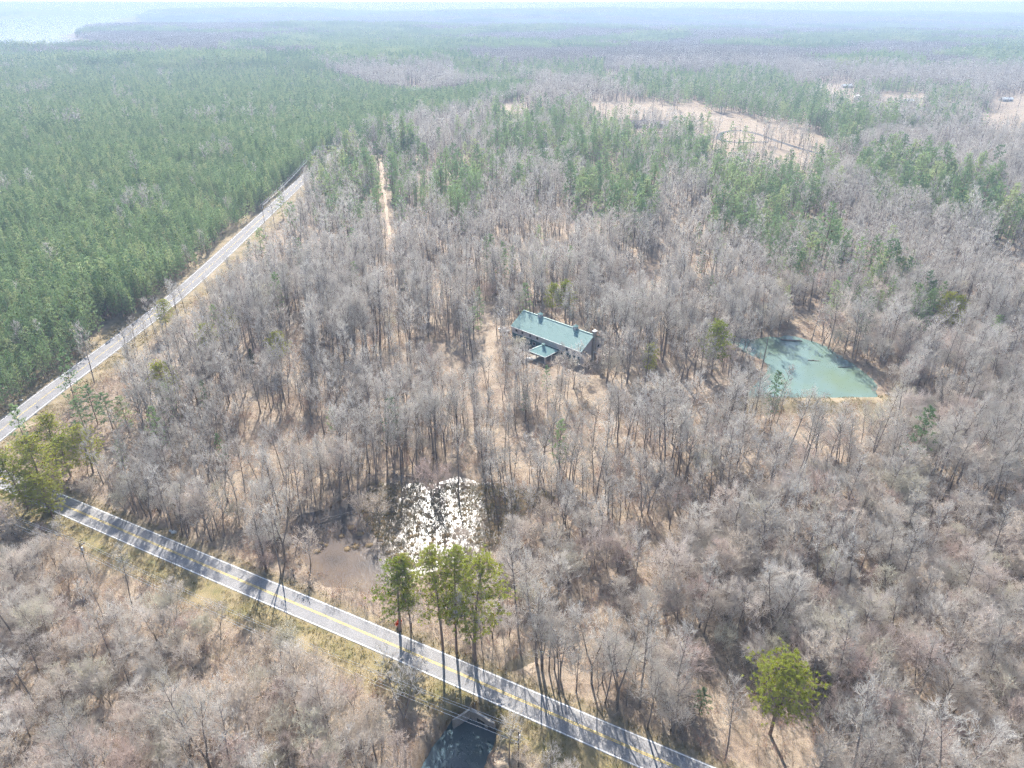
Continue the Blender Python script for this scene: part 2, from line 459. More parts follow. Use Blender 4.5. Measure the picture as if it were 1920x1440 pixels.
# ------------------------------------------------------------------ mesh helpers
class MB:
    def __init__(s):
        s.v = []; s.f = []; s.m = []
    def quad(s, a, b, c, d, m=0):
        i = len(s.v); s.v += [tuple(a), tuple(b), tuple(c), tuple(d)]; s.f.append((i, i + 1, i + 2, i + 3)); s.m.append(m)
    def tri(s, a, b, c, m=0):
        i = len(s.v); s.v += [tuple(a), tuple(b), tuple(c)]; s.f.append((i, i + 1, i + 2)); s.m.append(m)
    def poly(s, pts, m=0):
        i = len(s.v); s.v += [tuple(p) for p in pts]; s.f.append(tuple(range(i, i + len(pts)))); s.m.append(m)
    def hexa(s, p, m=0):
        """8 corners: bottom 4 ccw, top 4 ccw"""
        i = len(s.v); s.v += [tuple(q) for q in p]
        for f in ((3, 2, 1, 0), (4, 5, 6, 7), (0, 1, 5, 4), (1, 2, 6, 5), (2, 3, 7, 6), (3, 0, 4, 7)):
            s.f.append(tuple(i + k for k in f)); s.m.append(m)
    def box(s, x0, x1, y0, y1, z0, z1, m=0):
        s.hexa([(x0, y0, z0), (x1, y0, z0), (x1, y1, z0), (x0, y1, z0), (x0, y0, z1), (x1, y0, z1), (x1, y1, z1), (x0, y1, z1)], m)
    def tube(s, pts, rad, k=5, m=0, cap=False):
        pts = [Vector(p) for p in pts]
        n = len(pts); i0 = len(s.v)
        ref = Vector((0.31, 0.95, 0.05))
        for j, p in enumerate(pts):
            t = (pts[min(j + 1, n - 1)] - pts[max(j - 1, 0)])
            if t.length < 1e-6: t = Vector((0, 0, 1))
            t.normalize()
            a = t.cross(ref)
            if a.length < 1e-3: a = t.cross(Vector((1, 0, 0)))
            a.normalize(); b = t.cross(a)
            for q in range(k):
                w = 2 * math.pi * q / k
                s.v.append(tuple(p + (a * math.cos(w) + b * math.sin(w)) * rad[j]))
        for j in range(n - 1):
            for q in range(k):
                q2 = (q + 1) % k
                s.f.append((i0 + j * k + q, i0 + j * k + q2, i0 + (j + 1) * k + q2, i0 + (j + 1) * k + q)); s.m.append(m)
        if cap:
            s.f.append(tuple(i0 + q for q in range(k))[::-1]); s.m.append(m)
            s.f.append(tuple(i0 + (n - 1) * k + q for q in range(k))); s.m.append(m)
    def mesh(s, name, mats, smooth_shade=False):
        me = bpy.data.meshes.new(name)
        me.from_pydata(s.v, [], s.f)
        for mt in mats: me.materials.append(mt)
        if len(mats) > 1: me.polygons.foreach_set("material_index", s.m)
        if smooth_shade: me.polygons.foreach_set("use_smooth", [True] * len(s.f))
        me.update()
        return me
    def build(s, name, mat, parent=None, smooth_shade=False):
        o = bpy.data.objects.new(name, s.mesh(name, mat if isinstance(mat, list) else [mat], smooth_shade))
        COL.objects.link(o)
        if parent is not None: o.parent = parent
        return o

def tag(o, label, cat, group=None, kind=None):
    if label: o['label'] = label
    if cat: o['category'] = cat
    if group: o['group'] = group
    if kind: o['kind'] = kind
    return o

def empty(name, loc, rz=0.0, label=None, cat=None, group=None):
    o = bpy.data.objects.new(name, None)
    COL.objects.link(o)
    o.location = loc; o.rotation_euler = (0, 0, rz)
    o.empty_display_size = 0.5
    if label: tag(o, label, cat, group)
    return o

def child(name, me, parent):
    o = bpy.data.objects.new(name, me)
    COL.objects.link(o); o.parent = parent
    return o

def z_at(x, y):
    return float(lift(np.array([x]), np.array([y]))[0])

# ------------------------------------------------------------------ ground
def axis(fine0, fine1, step, lo_, hi_, g):
    c = list(np.arange(fine0, fine1 + .01, step))
    s = step
    while c[-1] < hi_:
        s *= g; c.append(c[-1] + s)
    s = step
    while c[0] > lo_:
        s *= g; c.insert(0, c[0] - s)
    return np.array(c)
gx = axis(-190, 190, 2.0, -11000, 11000, 1.075)
gy = axis(70, 330, 2.0, -250, 14500, 1.04)
GX, GY = np.meshgrid(gx, gy)
fx, fy = GX.ravel(), GY.ravel()
fz = lift(fx, fy)
nx, ny = len(gx), len(gy)
me = bpy.data.meshes.new("ground")
idx = np.arange(nx * ny).reshape(ny, nx)
quads = np.stack([idx[:-1, :-1], idx[:-1, 1:], idx[1:, 1:], idx[1:, :-1]], -1).reshape(-1, 4)
me.from_pydata(np.stack([fx, fy, fz], 1).tolist(), [], quads.tolist())
me.materials.append(M['ground'])
me.polygons.foreach_set("use_smooth", [True] * len(quads))
ppx, ppy = project(fx, fy, 0 * fx)
dirt = np.zeros(len(fx)); grass = np.zeros(len(fx)); mud = np.zeros(len(fx))
for g in GLADES:
    dirt = np.maximum(dirt, np.where((fy > 300) & in_poly(ppx, ppy, g), 0.35 + 0.6 * vnoise(fx, fy, 28, 36), 0))
dd, _ = seg_dist(fx, fy, DRIVE); dirt = np.maximum(dirt, 0.75 * smooth(4.5, 1.0, dd + 3 * (vnoise(fx, fy, 6, 4) - .5)))
ha, hb = house_ab(fx, fy)
yard = np.maximum(np.maximum(-8 - ha, ha - 48), np.maximum(-24 - hb, hb - 18))
dirt = np.maximum(dirt, 0.12 * smooth(6, -4, yard))
dA, sA = seg_dist(fx, fy, ROAD_A)
low = sA < 0
grass = np.maximum(grass, np.where(low, smooth(13, 9, dA + 3 * (vnoise(fx, fy, 9, 3) - .5)), 0.6 * smooth(6.5, 4.5, dA)))
dB, sB = seg_dist(fx, fy, ROAD_B[::3])
dirt = np.maximum(dirt, .75 * smooth(10, 6, dB + 5 * (vnoise(fx, fy, 8, 16) - .5)) * (fy < 900))
grass = np.maximum(grass, 0.55 * smooth(19, 11, dB + 4 * (vnoise(fx, fy, 12, 6) - .5)) * (fy < 900))
dd, _ = seg_dist(fx, fy, DAM); dirt = np.maximum(dirt, 0.6 * smooth(6, 3, dd)); grass = np.maximum(grass, 0.5 * smooth(8, 5, dd))
for pl in (SWAMP, POOL):
    s = np.where(fy < 500, poly_sd(fx, fy, pl), 99); mud = np.maximum(mud, smooth(2.2, 0.2, s))
s = np.where(fy < 500, poly_sd(fx, fy, POND), 99); mud = np.maximum(mud, 0.4 * smooth(2.0, 0.0, s))
ca = me.color_attributes.new("cover", 'FLOAT_COLOR', 'POINT')
ca.data.foreach_set("color", np.stack([dirt, grass, mud, np.ones(len(fx))], 1).astype(np.float32).ravel())
go = bpy.data.objects.new("ground", me); COL.objects.link(go); go['kind'] = 'structure'

def flat_poly(name, poly, z, mat, kind='structure'):
    mb = MB()
    me = bpy.data.meshes.new(name)
    bm = bmesh.new()
    vs = [bm.verts.new((p[0], p[1], z)) for p in poly]
    f = bm.faces.new(vs)
    if f.normal.z < 0: f.normal_flip()
    bmesh.ops.triangulate(bm, faces=[f])
    bmesh.ops.recalc_face_normals(bm, faces=bm.faces)
    for f in bm.faces:
        if f.normal.z < 0: f.normal_flip()
    bm.to_mesh(me); bm.free()
    me.materials.append(mat)
    o = bpy.data.objects.new(name, me); COL.objects.link(o); o['kind'] = kind
    return o

def grow(poly, d):
    c = np.mean(np.array(poly), 0); out = []
    for p in poly:
        v = np.array(p) - c; l = np.linalg.norm(v); out.append(tuple(c + v * (l + d) / l))
    return out
flat_poly("swamp_water", grow(SWAMP, 5.0), -0.55, M['swamp_water'])
flat_poly("pond_water", grow(POND, 4.0), -0.65, M['pond_water'])
flat_poly("pool_water", grow(POOL, 1.5), -2.45, M['pool_water'])
flat_poly("lake_water", grow(LAKE, 20), -2.0, M['lake_water'])

def ribbon(line, off0, off1, z, zfun=None, wob=0.0):
    """strip between two offsets (left positive) along a polyline"""
    p = np.array(line); t = np.gradient(p, axis=0); t /= np.linalg.norm(t, axis=1)[:, None]
    n = np.stack([-t[:, 1], t[:, 0]], 1)
    w0 = (wob * (vnoise(p[:, 0], p[:, 1], 9, 3) - .5))[:, None]; w1 = (wob * (vnoise(p[:, 0], p[:, 1], 7, 5) - .5))[:, None]
    a, b = p + n * (off0 + w0), p + n * (off1 + w1)
    mb = MB()
    za = np.full(len(p), z) if zfun is None else zfun(p[:, 0], p[:, 1]) + z
    v = [(q[0], q[1], h) for q, h in zip(a, za)] + [(q[0], q[1], h) for q, h in zip(b, za)]
    L = len(p); mb.v = v
    for i in range(L - 1):
        mb.f.append((L + i, L + i + 1, i + 1, i) if off1 < off0 else (i, i + 1, L + i + 1, L + i)); mb.m.append(0)
    # face up
    if ((np.array(v[1]) - np.array(v[0]))[0] * (np.array(v[L]) - np.array(v[0]))[1] - (np.array(v[1]) - np.array(v[0]))[1] * (np.array(v[L]) - np.array(v[0]))[0]) < 0 and off1 >= off0:
        mb.f = [f[::-1] for f in mb.f]
    return mb

WA = 3.15
ra = ribbon(ROAD_A, -WA - 0.25, WA + 0.25, 0.06).build("road", M['asphalt']); ra['kind'] = 'structure'
for s in (-1, 1):
    ribbon(ROAD_A, s * (WA - 0.16), s * (WA + 0.08), 0.068).build("edge_line", M['white_paint'], ra)
    ribbon(ROAD_A, s * 0.10, s * 0.26, 0.068).build("centre_line", M['yellow_paint'], ra)
WB = 4.2
zB = lambda x, y: lift(x, y)
rb = ribbon(ROAD_B, -WB - 0.7, WB + 0.7, 0.10, zB).build("highway", M['highway_asphalt']); rb['kind'] = 'structure'
for s in (-1, 1):
    ribbon(ROAD_B, s * (WB - 0.1), s * (WB + 0.1), 0.108, zB).build("edge_line", M['white_paint'], rb)
    ribbon(ROAD_B, s * 0.10, s * 0.19, 0.108, zB).build("centre_line", M['yellow_paint'], rb)
tr = ribbon(TRACK, -1.1, 1.1, 0.12, lift, 1.6).build("dirt_track", M['gravel']); tr['kind'] = 'structure'
cr = ribbon(CLEAR_ROAD, -2.8, 2.8, 0.15, lift).build("clearing_road", M['dark_asphalt']); cr['kind'] = 'structure'
stv = ribbon(STREAM, -4.0, 4.0, -0.85).build("stream_water", M['stream_water']); stv['kind'] = 'structure'

# ------------------------------------------------------------------ trees
def rv(r, s=1.0):
    v = Vector((r.gauss(0, 1), r.gauss(0, 1), r.gauss(0, 1)))
    return v.normalized() * s

def twig(mb, p, d, L, w, r, m=0):
    """a thin tapering blade"""
    side = d.cross(rv(r))
    if side.length < 1e-4: side = d.cross(Vector((1, 0, 0)))
    side.normalize(); side *= w * 0.5
    mid = p + d * (L * 0.55) + rv(r, L * 0.06)
    tip = p + d * L + rv(r, L * 0.12) + Vector((0, 0, L * 0.06))
    i = len(mb.v)
    mb.v += [tuple(p - side), tuple(p + side), tuple(mid + side * 0.7), tuple(mid - side * 0.7), tuple(tip)]
    mb.f += [(i, i + 1, i + 2, i + 3), (i + 3, i + 2, i + 4)]; mb.m += [m, m]

def sliver(mb, p, d, L, w, r, m=0):
    side = d.cross(rv(r))
    if side.length < 1e-4: side = Vector((0, 1, 0))
    side.normalize(); side *= w * 0.5
    i = len(mb.v)
    mb.v += [tuple(p - side), tuple(p + side), tuple(p + d * L)]
    mb.f.append((i, i + 1, i + 2)); mb.m.append(m)

def bare_tree(seed, h, crown0, spread, nl=18, ns=6, nt=6, nq=3, r0=0.2, tw=0.045, qw=0.03, fork=0, up=0.75, hi=True):
    """trunk mesh builder and crown mesh builder of a leafless tree"""
    r = random.Random(seed)
    T, C = MB(), MB()
    stems = []
    base = Vector((0, 0, -0.3))
    n = 9
    def stem_path(p0, d0, L):
        pts = [p0.copy()]; d = d0.normalized()
        for k in range(n - 1):
            d = (d + rv(r, 0.07) + Vector((0, 0, 0.06))).normalized()
            pts.append(pts[-1] + d * (L / (n - 1)))
        return pts
    if fork:
        zf = h * r.uniform(0.06, 0.25)
        T.tube([base, (0, 0, zf)], [r0 * 1.15, r0], 6)
        for q in range(fork):
            a = q * 2 * math.pi / fork + r.uniform(-.5, .5)
            d = Vector((math.cos(a) * 0.32, math.sin(a) * 0.32, 1))
            stems.append((stem_path(Vector((0, 0, zf - 0.1)), d, (h - zf) * r.uniform(0.85, 0.98)), r0 * 0.7, 1.0 / fork ** 0.6))
    else:
        stems.append((stem_path(base, Vector((r.gauss(0, .03), r.gauss(0, .03), 1)), h), r0, 1.0))
    for pts, rr, share in stems:
        T.tube(pts, [rr * (1 - 0.88 * k / (n - 1)) for k in range(n)], 6 if hi else 4)
        cnt = max(4, int(nl * share))
        ga = r.uniform(0, 6.28)
        for i in range(cnt):
            u = crown0 + (0.97 - crown0) * ((i + 0.5) / cnt) ** 0.9
            k = u * (n - 1); k0 = min(int(k), n - 2); f = k - k0
            p = pts[k0].lerp(pts[k0 + 1], f)
            ga += 2.4 + r.uniform(-.4, .4)
            rel = (u - crown0) / (1 - crown0)
            L = spread * (0.55 + 0.75 * math.sin(math.pi * min(1, 0.25 + 0.75 * rel))) * r.uniform(0.75, 1.15)
            L = min(L, (h * 1.02 - p.z) * 1.5 + 0.8)
            el = up * (0.55 + 0.55 * rel) * r.uniform(0.8, 1.2)
            d = Vector((math.cos(ga) * math.cos(el), math.sin(ga) * math.cos(el), math.sin(el)))
            lp = [p]; dd = d.copy()
            for q in range(3):
                dd = (dd + rv(r, 0.14) + Vector((0, 0, 0.14))).normalized()
                lp.append(lp[-1] + dd * (L / 3))
            lr = max(0.03, rr * 0.42 * (1 - 0.6 * rel))
            T.tube(lp, [lr, lr * .75, lr * .45, lr * .2], 4 if hi else 3)
            for j in range(ns):
                v = 0.22 + 0.78 * (j + r.random()) / ns
                kk = v * 3; q0 = min(int(kk), 2)
                sp = lp[q0].lerp(lp[q0 + 1], kk - q0)
                sd = (dd + rv(r, 0.95) + Vector((0, 0, 0.35))).normalized()
                sL = L * 0.46 * (1.2 - 0.6 * v) * r.uniform(0.7, 1.2) + 0.35
                if hi:
                    e1 = sp + sd * sL * .5 + rv(r, sL * .05); e2 = sp + sd * sL + Vector((0, 0, sL * .12))
                    C.tube([sp, e1, e2], [lr * .42, lr * .3, 0.012], 3, m=0)
                else:
                    twig(C, sp, sd, sL, tw * 1.6, r)
                for t in range(nt):
                    w = 0.15 + 0.85 * (t + r.random()) / nt
                    tp = sp + sd * sL * w
                    td = (sd + rv(r, 0.85) + Vector((0, 0, 0.3))).normalized()
                    tL = (0.55 + 0.28 * sL) * r.uniform(0.7, 1.3)
                    twig(C, tp, td, tL, tw, r)
                    for q in range(nq):
                        qp = tp + td * tL * (0.25 + 0.75 * (q + r.random()) / max(nq, 1))
                        qd = (td + rv(r, 0.8) + Vector((0, 0, 0.25))).normalized()
                        sliver(C, qp, qd, tL * 0.6 * r.uniform(.7, 1.3), qw, r)
    return T, C

def tuft(C, p, d, L, w, n, r, spread=0.9):
    for _ in range(n):
        sliver(C, p + rv(r, 0.06), (d + rv(r, spread)).normalized(), L * r.uniform(.7, 1.2), w, r)

def tall_pine(seed, h, crown0, spread, nb=30, nc=17, nn=24, r0=0.27, nl=0.55, nw=0.055, flat=0.35):
    r = random.Random(seed)
    T, C = MB(), MB()
    pts = [Vector((0, 0, -0.3))]; d = Vector((r.gauss(0, .02), r.gauss(0, .02), 1)).normalized(); n = 10
    for k in range(n - 1):
        d = (d + rv(r, 0.03) + Vector((0, 0, .05))).normalized(); pts.append(pts[-1] + d * (h * .97 / (n - 1)))
    T.tube(pts, [r0 * (1 - .85 * k / (n - 1)) for k in range(n)], 7)
    ga = r.uniform(0, 6.28)
    for i in range(nb):
        rel = (i + 0.5) / nb
        u = crown0 + (0.985 - crown0) * rel
        k = u * (n - 1); k0 = min(int(k), n - 2); p = pts[k0].lerp(pts[k0 + 1], k - k0)
        ga += 2.4 + r.uniform(-.5, .5)
        L = spread * (math.sin(math.pi * min(1.0, 0.20 + 0.74 * rel)) * .95 + 0.1) * r.uniform(.65, 1.15)
        el = -0.05 + 0.75 * rel + r.uniform(-.12, .18)
        dd = Vector((math.cos(ga) * math.cos(el), math.sin(ga) * math.cos(el), math.sin(el)))
        lp = [p]
        for q in range(3):
            dd = (dd + rv(r, 0.12) + Vector((0, 0, 0.08))).normalized(); lp.append(lp[-1] + dd * (L / 3))
        lr = r0 * .26 * (1 - .6 * rel)
        T.tube(lp, [lr, lr * .7, lr * .45, lr * .15], 4)
        for c in range(nc):
            v = 0.35 + 0.65 * (c + r.random()) / nc
            kk = v * 3; q0 = min(int(kk), 2)
            sp = lp[q0].lerp(lp[q0 + 1], min(1, kk - q0))
            off = rv(r, spread * 0.30 * r.random() + .25); off.z *= .6
            cp = sp + off
            T.tube([sp, cp], [0.025, 0.012], 3)
            tuft(C, cp, Vector((off.x, off.y, 0.45 + off.z)).normalized(), nl, nw, nn, r)
    tuft(C, pts[-1], Vector((0, 0, 1)), nl, nw, nn * 2, r)
    return T, C

def young_pine(seed, h, spread, nb=34, nc=6, nn=9, nl=0.55, nw=0.12, crown0=0.18, r0=0.13, hi=True):
    r = random.Random(seed)
    T, C = MB(), MB()
    T.tube([(0, 0, -.3), (0, 0, h * .5), (0, 0, h * .96)], [r0, r0 * .6, .02], 5 if hi else 3)
    ga = 0
    for i in range(nb):
        rel = (i + .5) / nb
        z = h * (crown0 + (0.97 - crown0) * rel)
        ga += 2.4 + r.uniform(-.4, .4)
        L = spread * ((1 - rel) ** 0.6 * .95 + 0.10) * (0.6 + 0.4 * min(1, rel * 4)) * r.uniform(.7, 1.25)
        el = 0.1 + .6 * rel
        d = Vector((math.cos(ga) * math.cos(el), math.sin(ga) * math.cos(el), math.sin(el)))
        p = Vector((0, 0, z))
        if hi: T.tube([p, p + d * L], [.035, .01], 3)
        for c in range(nc):
            v = 0.25 + .75 * (c + r.random()) / nc
            cp = p + d * L * v + rv(r, L * .18)
            tuft(C, cp, (d + Vector((0, 0, .6))).normalized(), nl, nw, nn, r, 1.0)
    tuft(C, Vector((0, 0, h * .95)), Vector((0, 0, 1)), nl, nw, nn * 2, r, .6)
    return T, C

def shrub(seed, h, ns=9, nt=7, nq=4, w=0.035, spread=0.55):
    r = random.Random(seed); C = MB()
    for i in range(ns):
        a = r.uniform(0, 6.28); p = Vector((math.cos(a), math.sin(a), 0)) * r.uniform(0, .5)
        d = Vector((math.cos(a) * spread * r.uniform(.4, 1.3), math.sin(a) * spread * r.uniform(.4, 1.3), 1)).normalized()
        L = h * r.uniform(.6, 1.05)
        twig(C, p - Vector((0, 0, .15)), d, L, w * 1.5, r)
        for t in range(nt):
            v = .25 + .75 * (t + r.random()) / nt
            tp = p + d * L * v; td = (d + rv(r, .8)).normalized(); tL = L * .35 * r.uniform(.6, 1.2)
            twig(C, tp, td, tL, w, r)
            for q in range(nq):
                sliver(C, tp + td * tL * r.random(), (td + rv(r, .8)).normalized(), tL * .6, w * .8, r)
    return C

def joined(T, C):
    J = MB(); J.v = list(T.v) + list(C.v); o = len(T.v)
    J.f = list(T.f) + [tuple(i + o for i in f) for f in C.f]
    J.m = [0] * len(T.f) + [1] * len(C.f)
    return J

class Kind:
    """one shape of tree: trunk and crown meshes for single trees, a joined one for woodland"""
    def __init__(s, name, tc, mt, mc):
        T, C = tc
        s.T, s.C = T, C
        s.trunk = T.mesh(name + "_trunk", [mt]); s.crown = C.mesh(name + "_crown", [mc])
        s.obj = bpy.data.objects.new(name + "_form", joined(T, C).mesh(name, [mt, mc]))

def low(name, tc, mt, mc):
    o = bpy.data.objects.new(name + "_form", joined(*tc).mesh(name, [mt, mc]))
    return o

SLENDER = [Kind("slender_tree", bare_tree(100 + i, h, c0, sp, nl=nl_, ns=5, nt=6, nq=2, r0=r0, fork=fk, up=.85), M['bark'], M['twig_grey'])
           for i, (h, c0, sp, r0, fk, nl_) in enumerate([(22, .46, 2.4, .21, 0, 17), (20, .42, 2.7, .20, 0, 18), (25, .55, 2.5, .24, 0, 16), (17, .40, 2.2, .16, 0, 15), (21, .38, 2.9, .23, 2, 21), (23, .60, 1.9, .19, 0, 11), (15, .32, 2.5, .15, 2, 17), (19, .48, 3.2, .22, 0, 18)])]
BUSHY = [Kind("bushy_tree", bare_tree(200 + i, h, c0, sp, nl=nl_, ns=7, nt=6, nq=3, r0=r0, fork=fk, up=.75), M['bark'], M['twig_warm'])
         for i, (h, c0, sp, r0, fk, nl_) in enumerate([(12, .24, 3.2, .16, 0, 18), (10, .2, 3.0, .13, 3, 20), (14, .3, 3.6, .19, 0, 20), (11, .18, 3.5, .15, 2, 20), (8, .2, 2.4, .10, 3, 16), (13, .35, 2.6, .16, 2, 16), (9, .25, 3.4, .14, 0, 16), (6.5, .15, 2.2, .09, 4, 16)])]
TALLP = [Kind("tall_pine", tall_pine(300 + i, h, c0, sp, nb=nb), M['pine_bark'], M['needle_tall'])
         for i, (h, c0, sp, nb) in enumerate([(30, .36, 4.6, 48), (28, .32, 4.2, 48), (26, .38, 4.2, 44), (20, .36, 4.4, 50), (24, .2, 4.6, 60), (20, .45, 5.0, 70)])]
YOUNGP = [Kind("young_pine", young_pine(400 + i, h, sp), M['pine_bark'], M['needle_young'])
          for i, (h, sp) in enumerate([(16, 3.1), (14.5, 3.3), (17, 3.0), (15, 2.9)])]
CEDAR = [Kind("cedar", young_pine(450 + i, h, sp, nb=36, nc=6, nn=8, nl=.4, nw=.14, crown0=.08), M['pine_bark'], M['cedar']) for i, (h, sp) in enumerate([(9, 1.5), (7, 1.3)])]
SHRUBS = [bpy.data.objects.new("shrub_form", shrub(500 + i, h, ns=n_).mesh("shrub", [M['brush']])) for i, (h, n_) in enumerate([(3.2, 10), (2.4, 9), (4.2, 11), (1.8, 8)])]
# lighter forms for woodland further off
MIDB = [low("mid_bare_tree", bare_tree(600 + i, h, c0, sp, nl=13, ns=5, nt=5, nq=1, r0=.24, tw=.075, qw=.06, hi=False, up=.85), M['bark'], M['twig_grey'])
        for i, (h, c0, sp) in enumerate([(21, .42, 2.5), (19, .38, 2.9), (24, .5, 2.4), (16, .35, 2.6), (20, .45, 3.1), (13, .3, 2.6)])]
MIDP = [low("mid_pine", young_pine(650 + i, h, sp, nb=24, nc=4, nn=5, nl=.8, nw=.26, hi=False), M['pine_bark'], M['needle_young']) for i, (h, sp) in enumerate([(16, 3.0), (14.5, 3.1), (17, 2.9)])]
MIDT = [low("mid_tall_pine", tall_pine(670 + i, h, c0, sp, nb=20, nc=5, nn=7, nl=1.0, nw=.24), M['pine_bark'], M['needle_young']) for i, (h, c0, sp) in enumerate([(23, .42, 3.6), (20, .38, 3.4)])]
LOWB_ = [bare_tree(700 + i, h, .38, 3.3, nl=9, ns=4, nt=3, nq=0, r0=.3, tw=.20, hi=False) for i, h in enumerate((20, 18, 22))]
LOWP_ = [young_pine(720 + i, h, 2.9, nb=14, nc=3, nn=4, nl=1.1, nw=.55, hi=False) for i, h in enumerate((14, 17, 13))]
LOWB = [low("low_bare_tree", t, M['bark'], M['twig_grey']) for t in LOWB_]
LOWP = [low("low_pine", t, M['pine_bark'], M['needle_young']) for t in LOWP_]

def wood_patch(name, forms, n, rad, seed, mt, mc, sc=1.0):
    r = np.random.default_rng(seed)
    V, F, MI = [], [], []; off = 0
    for k in range(n):
        a = r.uniform(0, 6.283); d = rad * math.sqrt(r.random())
        T, C = forms[r.integers(len(forms))]
        v = np.array(T.v + C.v); s = r.uniform(.75, 1.25) * sc; w = r.uniform(0, 6.28)
        c_, s_ = math.cos(w), math.sin(w)
        q = np.stack([v[:, 0] * c_ - v[:, 1] * s_, v[:, 0] * s_ + v[:, 1] * c_, v[:, 2]], 1) * s
        q[:, 0] += math.cos(a) * d; q[:, 1] += math.sin(a) * d
        V.append(q); F += [tuple(i + off for i in f) for f in T.f + C.f]; MI += [0] * len(T.f) + [1] * len(C.f); off += len(v)
    me = bpy.data.meshes.new(name); me.from_pydata(np.concatenate(V).tolist(), [], F)
    me.materials.append(mt); me.materials.append(mc); me.polygons.foreach_set("material_index", MI); me.update()
    return bpy.data.objects.new(name + "_form", me)
TINYB = [bare_tree(740 + i, h, .3, 3.4, nl=7, ns=3, nt=1, nq=0, r0=.35, tw=.4, hi=False) for i, h in enumerate((20, 17))]
TINYP = [young_pine(750 + i, h, 3.9, nb=9, nc=2, nn=4, nl=2.2, nw=1.3, hi=False) for i, h in enumerate((15, 23, 18))]
PATCHB = [wood_patch("bare_patch", TINYB, 110, 48, 10 + i, M['bark'], M['twig_grey']) for i in range(2)]
PATCHP = [wood_patch("pine_patch", TINYP, 95, 48, 20 + i, M['pine_bark'], M['needle_young']) for i in range(2)]
WIDEB = [wood_patch("wide_bare_patch", TINYB, 230, 92, 30, M['bark'], M['twig_grey'])]
WIDEP = [wood_patch("wide_pine_patch", TINYP, 230, 92, 31, M['pine_bark'], M['needle_young'])]

# ------------------------------------------------------------------ scattering
def scatter(name, forms, P, rot, sc, var, label, cat, kind='stuff'):
    """one object that stands copies of FORMS on points"""
    me = bpy.data.meshes.new(name)
    me.from_pydata(P.tolist(), [], [])
    for nm, arr, ty in (("turn", rot, 'FLOAT_VECTOR'), ("size", sc, 'FLOAT'), ("form", var, 'INT')):
        at = me.attributes.new(nm, ty, 'POINT')
        if ty == 'FLOAT_VECTOR': at.data.foreach_set("vector", arr.astype(np.float32).ravel())
        else: at.data.foreach_set("value", arr.astype(np.int32 if ty == 'INT' else np.float32))
    o = bpy.data.objects.new(name, me); COL.objects.link(o)
    ng = bpy.data.node_groups.new(name, 'GeometryNodeTree')
    ng.interface.new_socket("Geometry", in_out='INPUT', socket_type='NodeSocketGeometry')
    ng.interface.new_socket("Geometry", in_out='OUTPUT', socket_type='NodeSocketGeometry')
    N, L = ng.nodes, ng.links
    gi, gout, jn = N.new("NodeGroupInput"), N.new("NodeGroupOutput"), N.new("GeometryNodeJoinGeometry")
    def attr(nm, ty):
        a = N.new("GeometryNodeInputNamedAttribute"); a.data_type = ty; a.inputs[0].default_value = nm; return a.outputs[0]
    tn, szz, fm = attr("turn", 'FLOAT_VECTOR'), attr("size", 'FLOAT'), attr("form", 'INT')
    for i, f in enumerate(forms):
        oi = N.new("GeometryNodeObjectInfo"); oi.inputs['Object'].default_value = f
        gti = N.new("GeometryNodeGeometryToInstance"); L.new(oi.outputs['Geometry'], gti.inputs[0])
        cmp_ = N.new("FunctionNodeCompare"); cmp_.data_type = 'INT'; cmp_.operation = 'EQUAL'
        L.new(fm, cmp_.inputs[2]); cmp_.inputs[3].default_value = i
        iop = N.new("GeometryNodeInstanceOnPoints")
        L.new(gi.outputs[0], iop.inputs['Points']); L.new(cmp_.outputs[0], iop.inputs['Selection'])
        L.new(gti.outputs[0], iop.inputs['Instance']); L.new(tn, iop.inputs['Rotation']); L.new(szz, iop.inputs['Scale'])
        L.new(iop.outputs[0], jn.inputs[0])
    L.new(jn.outputs[0], gout.inputs[0])
    md = o.modifiers.new("stand", 'NODES'); md.node_group = ng
    tag(o, label, cat, None, kind)
    return o

def jitter(x0, x1, y0, y1, s, jit=0.42):
    X, Y = np.meshgrid(np.arange(x0, x1, s), np.arange(y0, y1, s))
    X = X + rng.uniform(-jit, jit, X.shape) * s; Y = Y + rng.uniform(-jit, jit, Y.shape) * s
    return X.ravel(), Y.ravel()

def in_view(x, y, mx=220, my=260):
    px, py = project(x, y, 8 + 0 * x)
    return (px > -mx) & (px < 1920 + mx) & (py < 1440 + my) & (y > 30), px, py

PLANT = [(-900, 100), (-200, 104), (150, 104), (540, 112), (640, 138), (720, 160), (800, 170), (870, 160), (960, 152), (1010, 158), (960, 180), (830, 206), (700, 250), (612, 282), (590, 300), (560, 330), (480, 395), (410, 460), (310, 545), (180, 635), (60, 705), (0, 740), (-900, 1250)]
PINEWOOD = [[(1060, 138), (1200, 135), (1440, 128), (1560, 180), (1625, 225), (1600, 290), (1575, 275), (1500, 232), (1330, 208), (1250, 192), (1120, 162)],
            [(850, 98), (1105, 94), (1140, 115), (1128, 150), (1000, 152), (850, 148)]]
# px ellipses where pines stand among the bare trees: centre, radii, share of pines
MIXED = [(715, 335, 85, 90, .7), (850, 355, 65, 65, .8), (1040, 255, 160, 62, .6), (1150, 385, 80, 66, .95), (1130, 295, 120, 60, .65),
         (1290, 300, 140, 62, .6), (1430, 400, 120, 70, .8), (1520, 470, 75, 50, .7), (1650, 330, 70, 36, .75), (1720, 365, 90, 38, .95),
         (1800, 390, 80, 36, .95), (1875, 415, 60, 32, .9), (1660, 520, 70, 28, .5), (1740, 590, 36, 45, .45), (640, 360, 70, 70, .45),
         (190, 770, 70, 55, .6), (100, 840, 80, 50, .5), (500, 470, 60, 50, .15), (950, 480, 90, 40, .25), (1560, 210, 90, 60, .7), (1700, 200, 180, 45, .5), (1600, 580, 70, 40, .4), (1500, 320, 140, 40, .35), (960, 330, 90, 40, .3)]

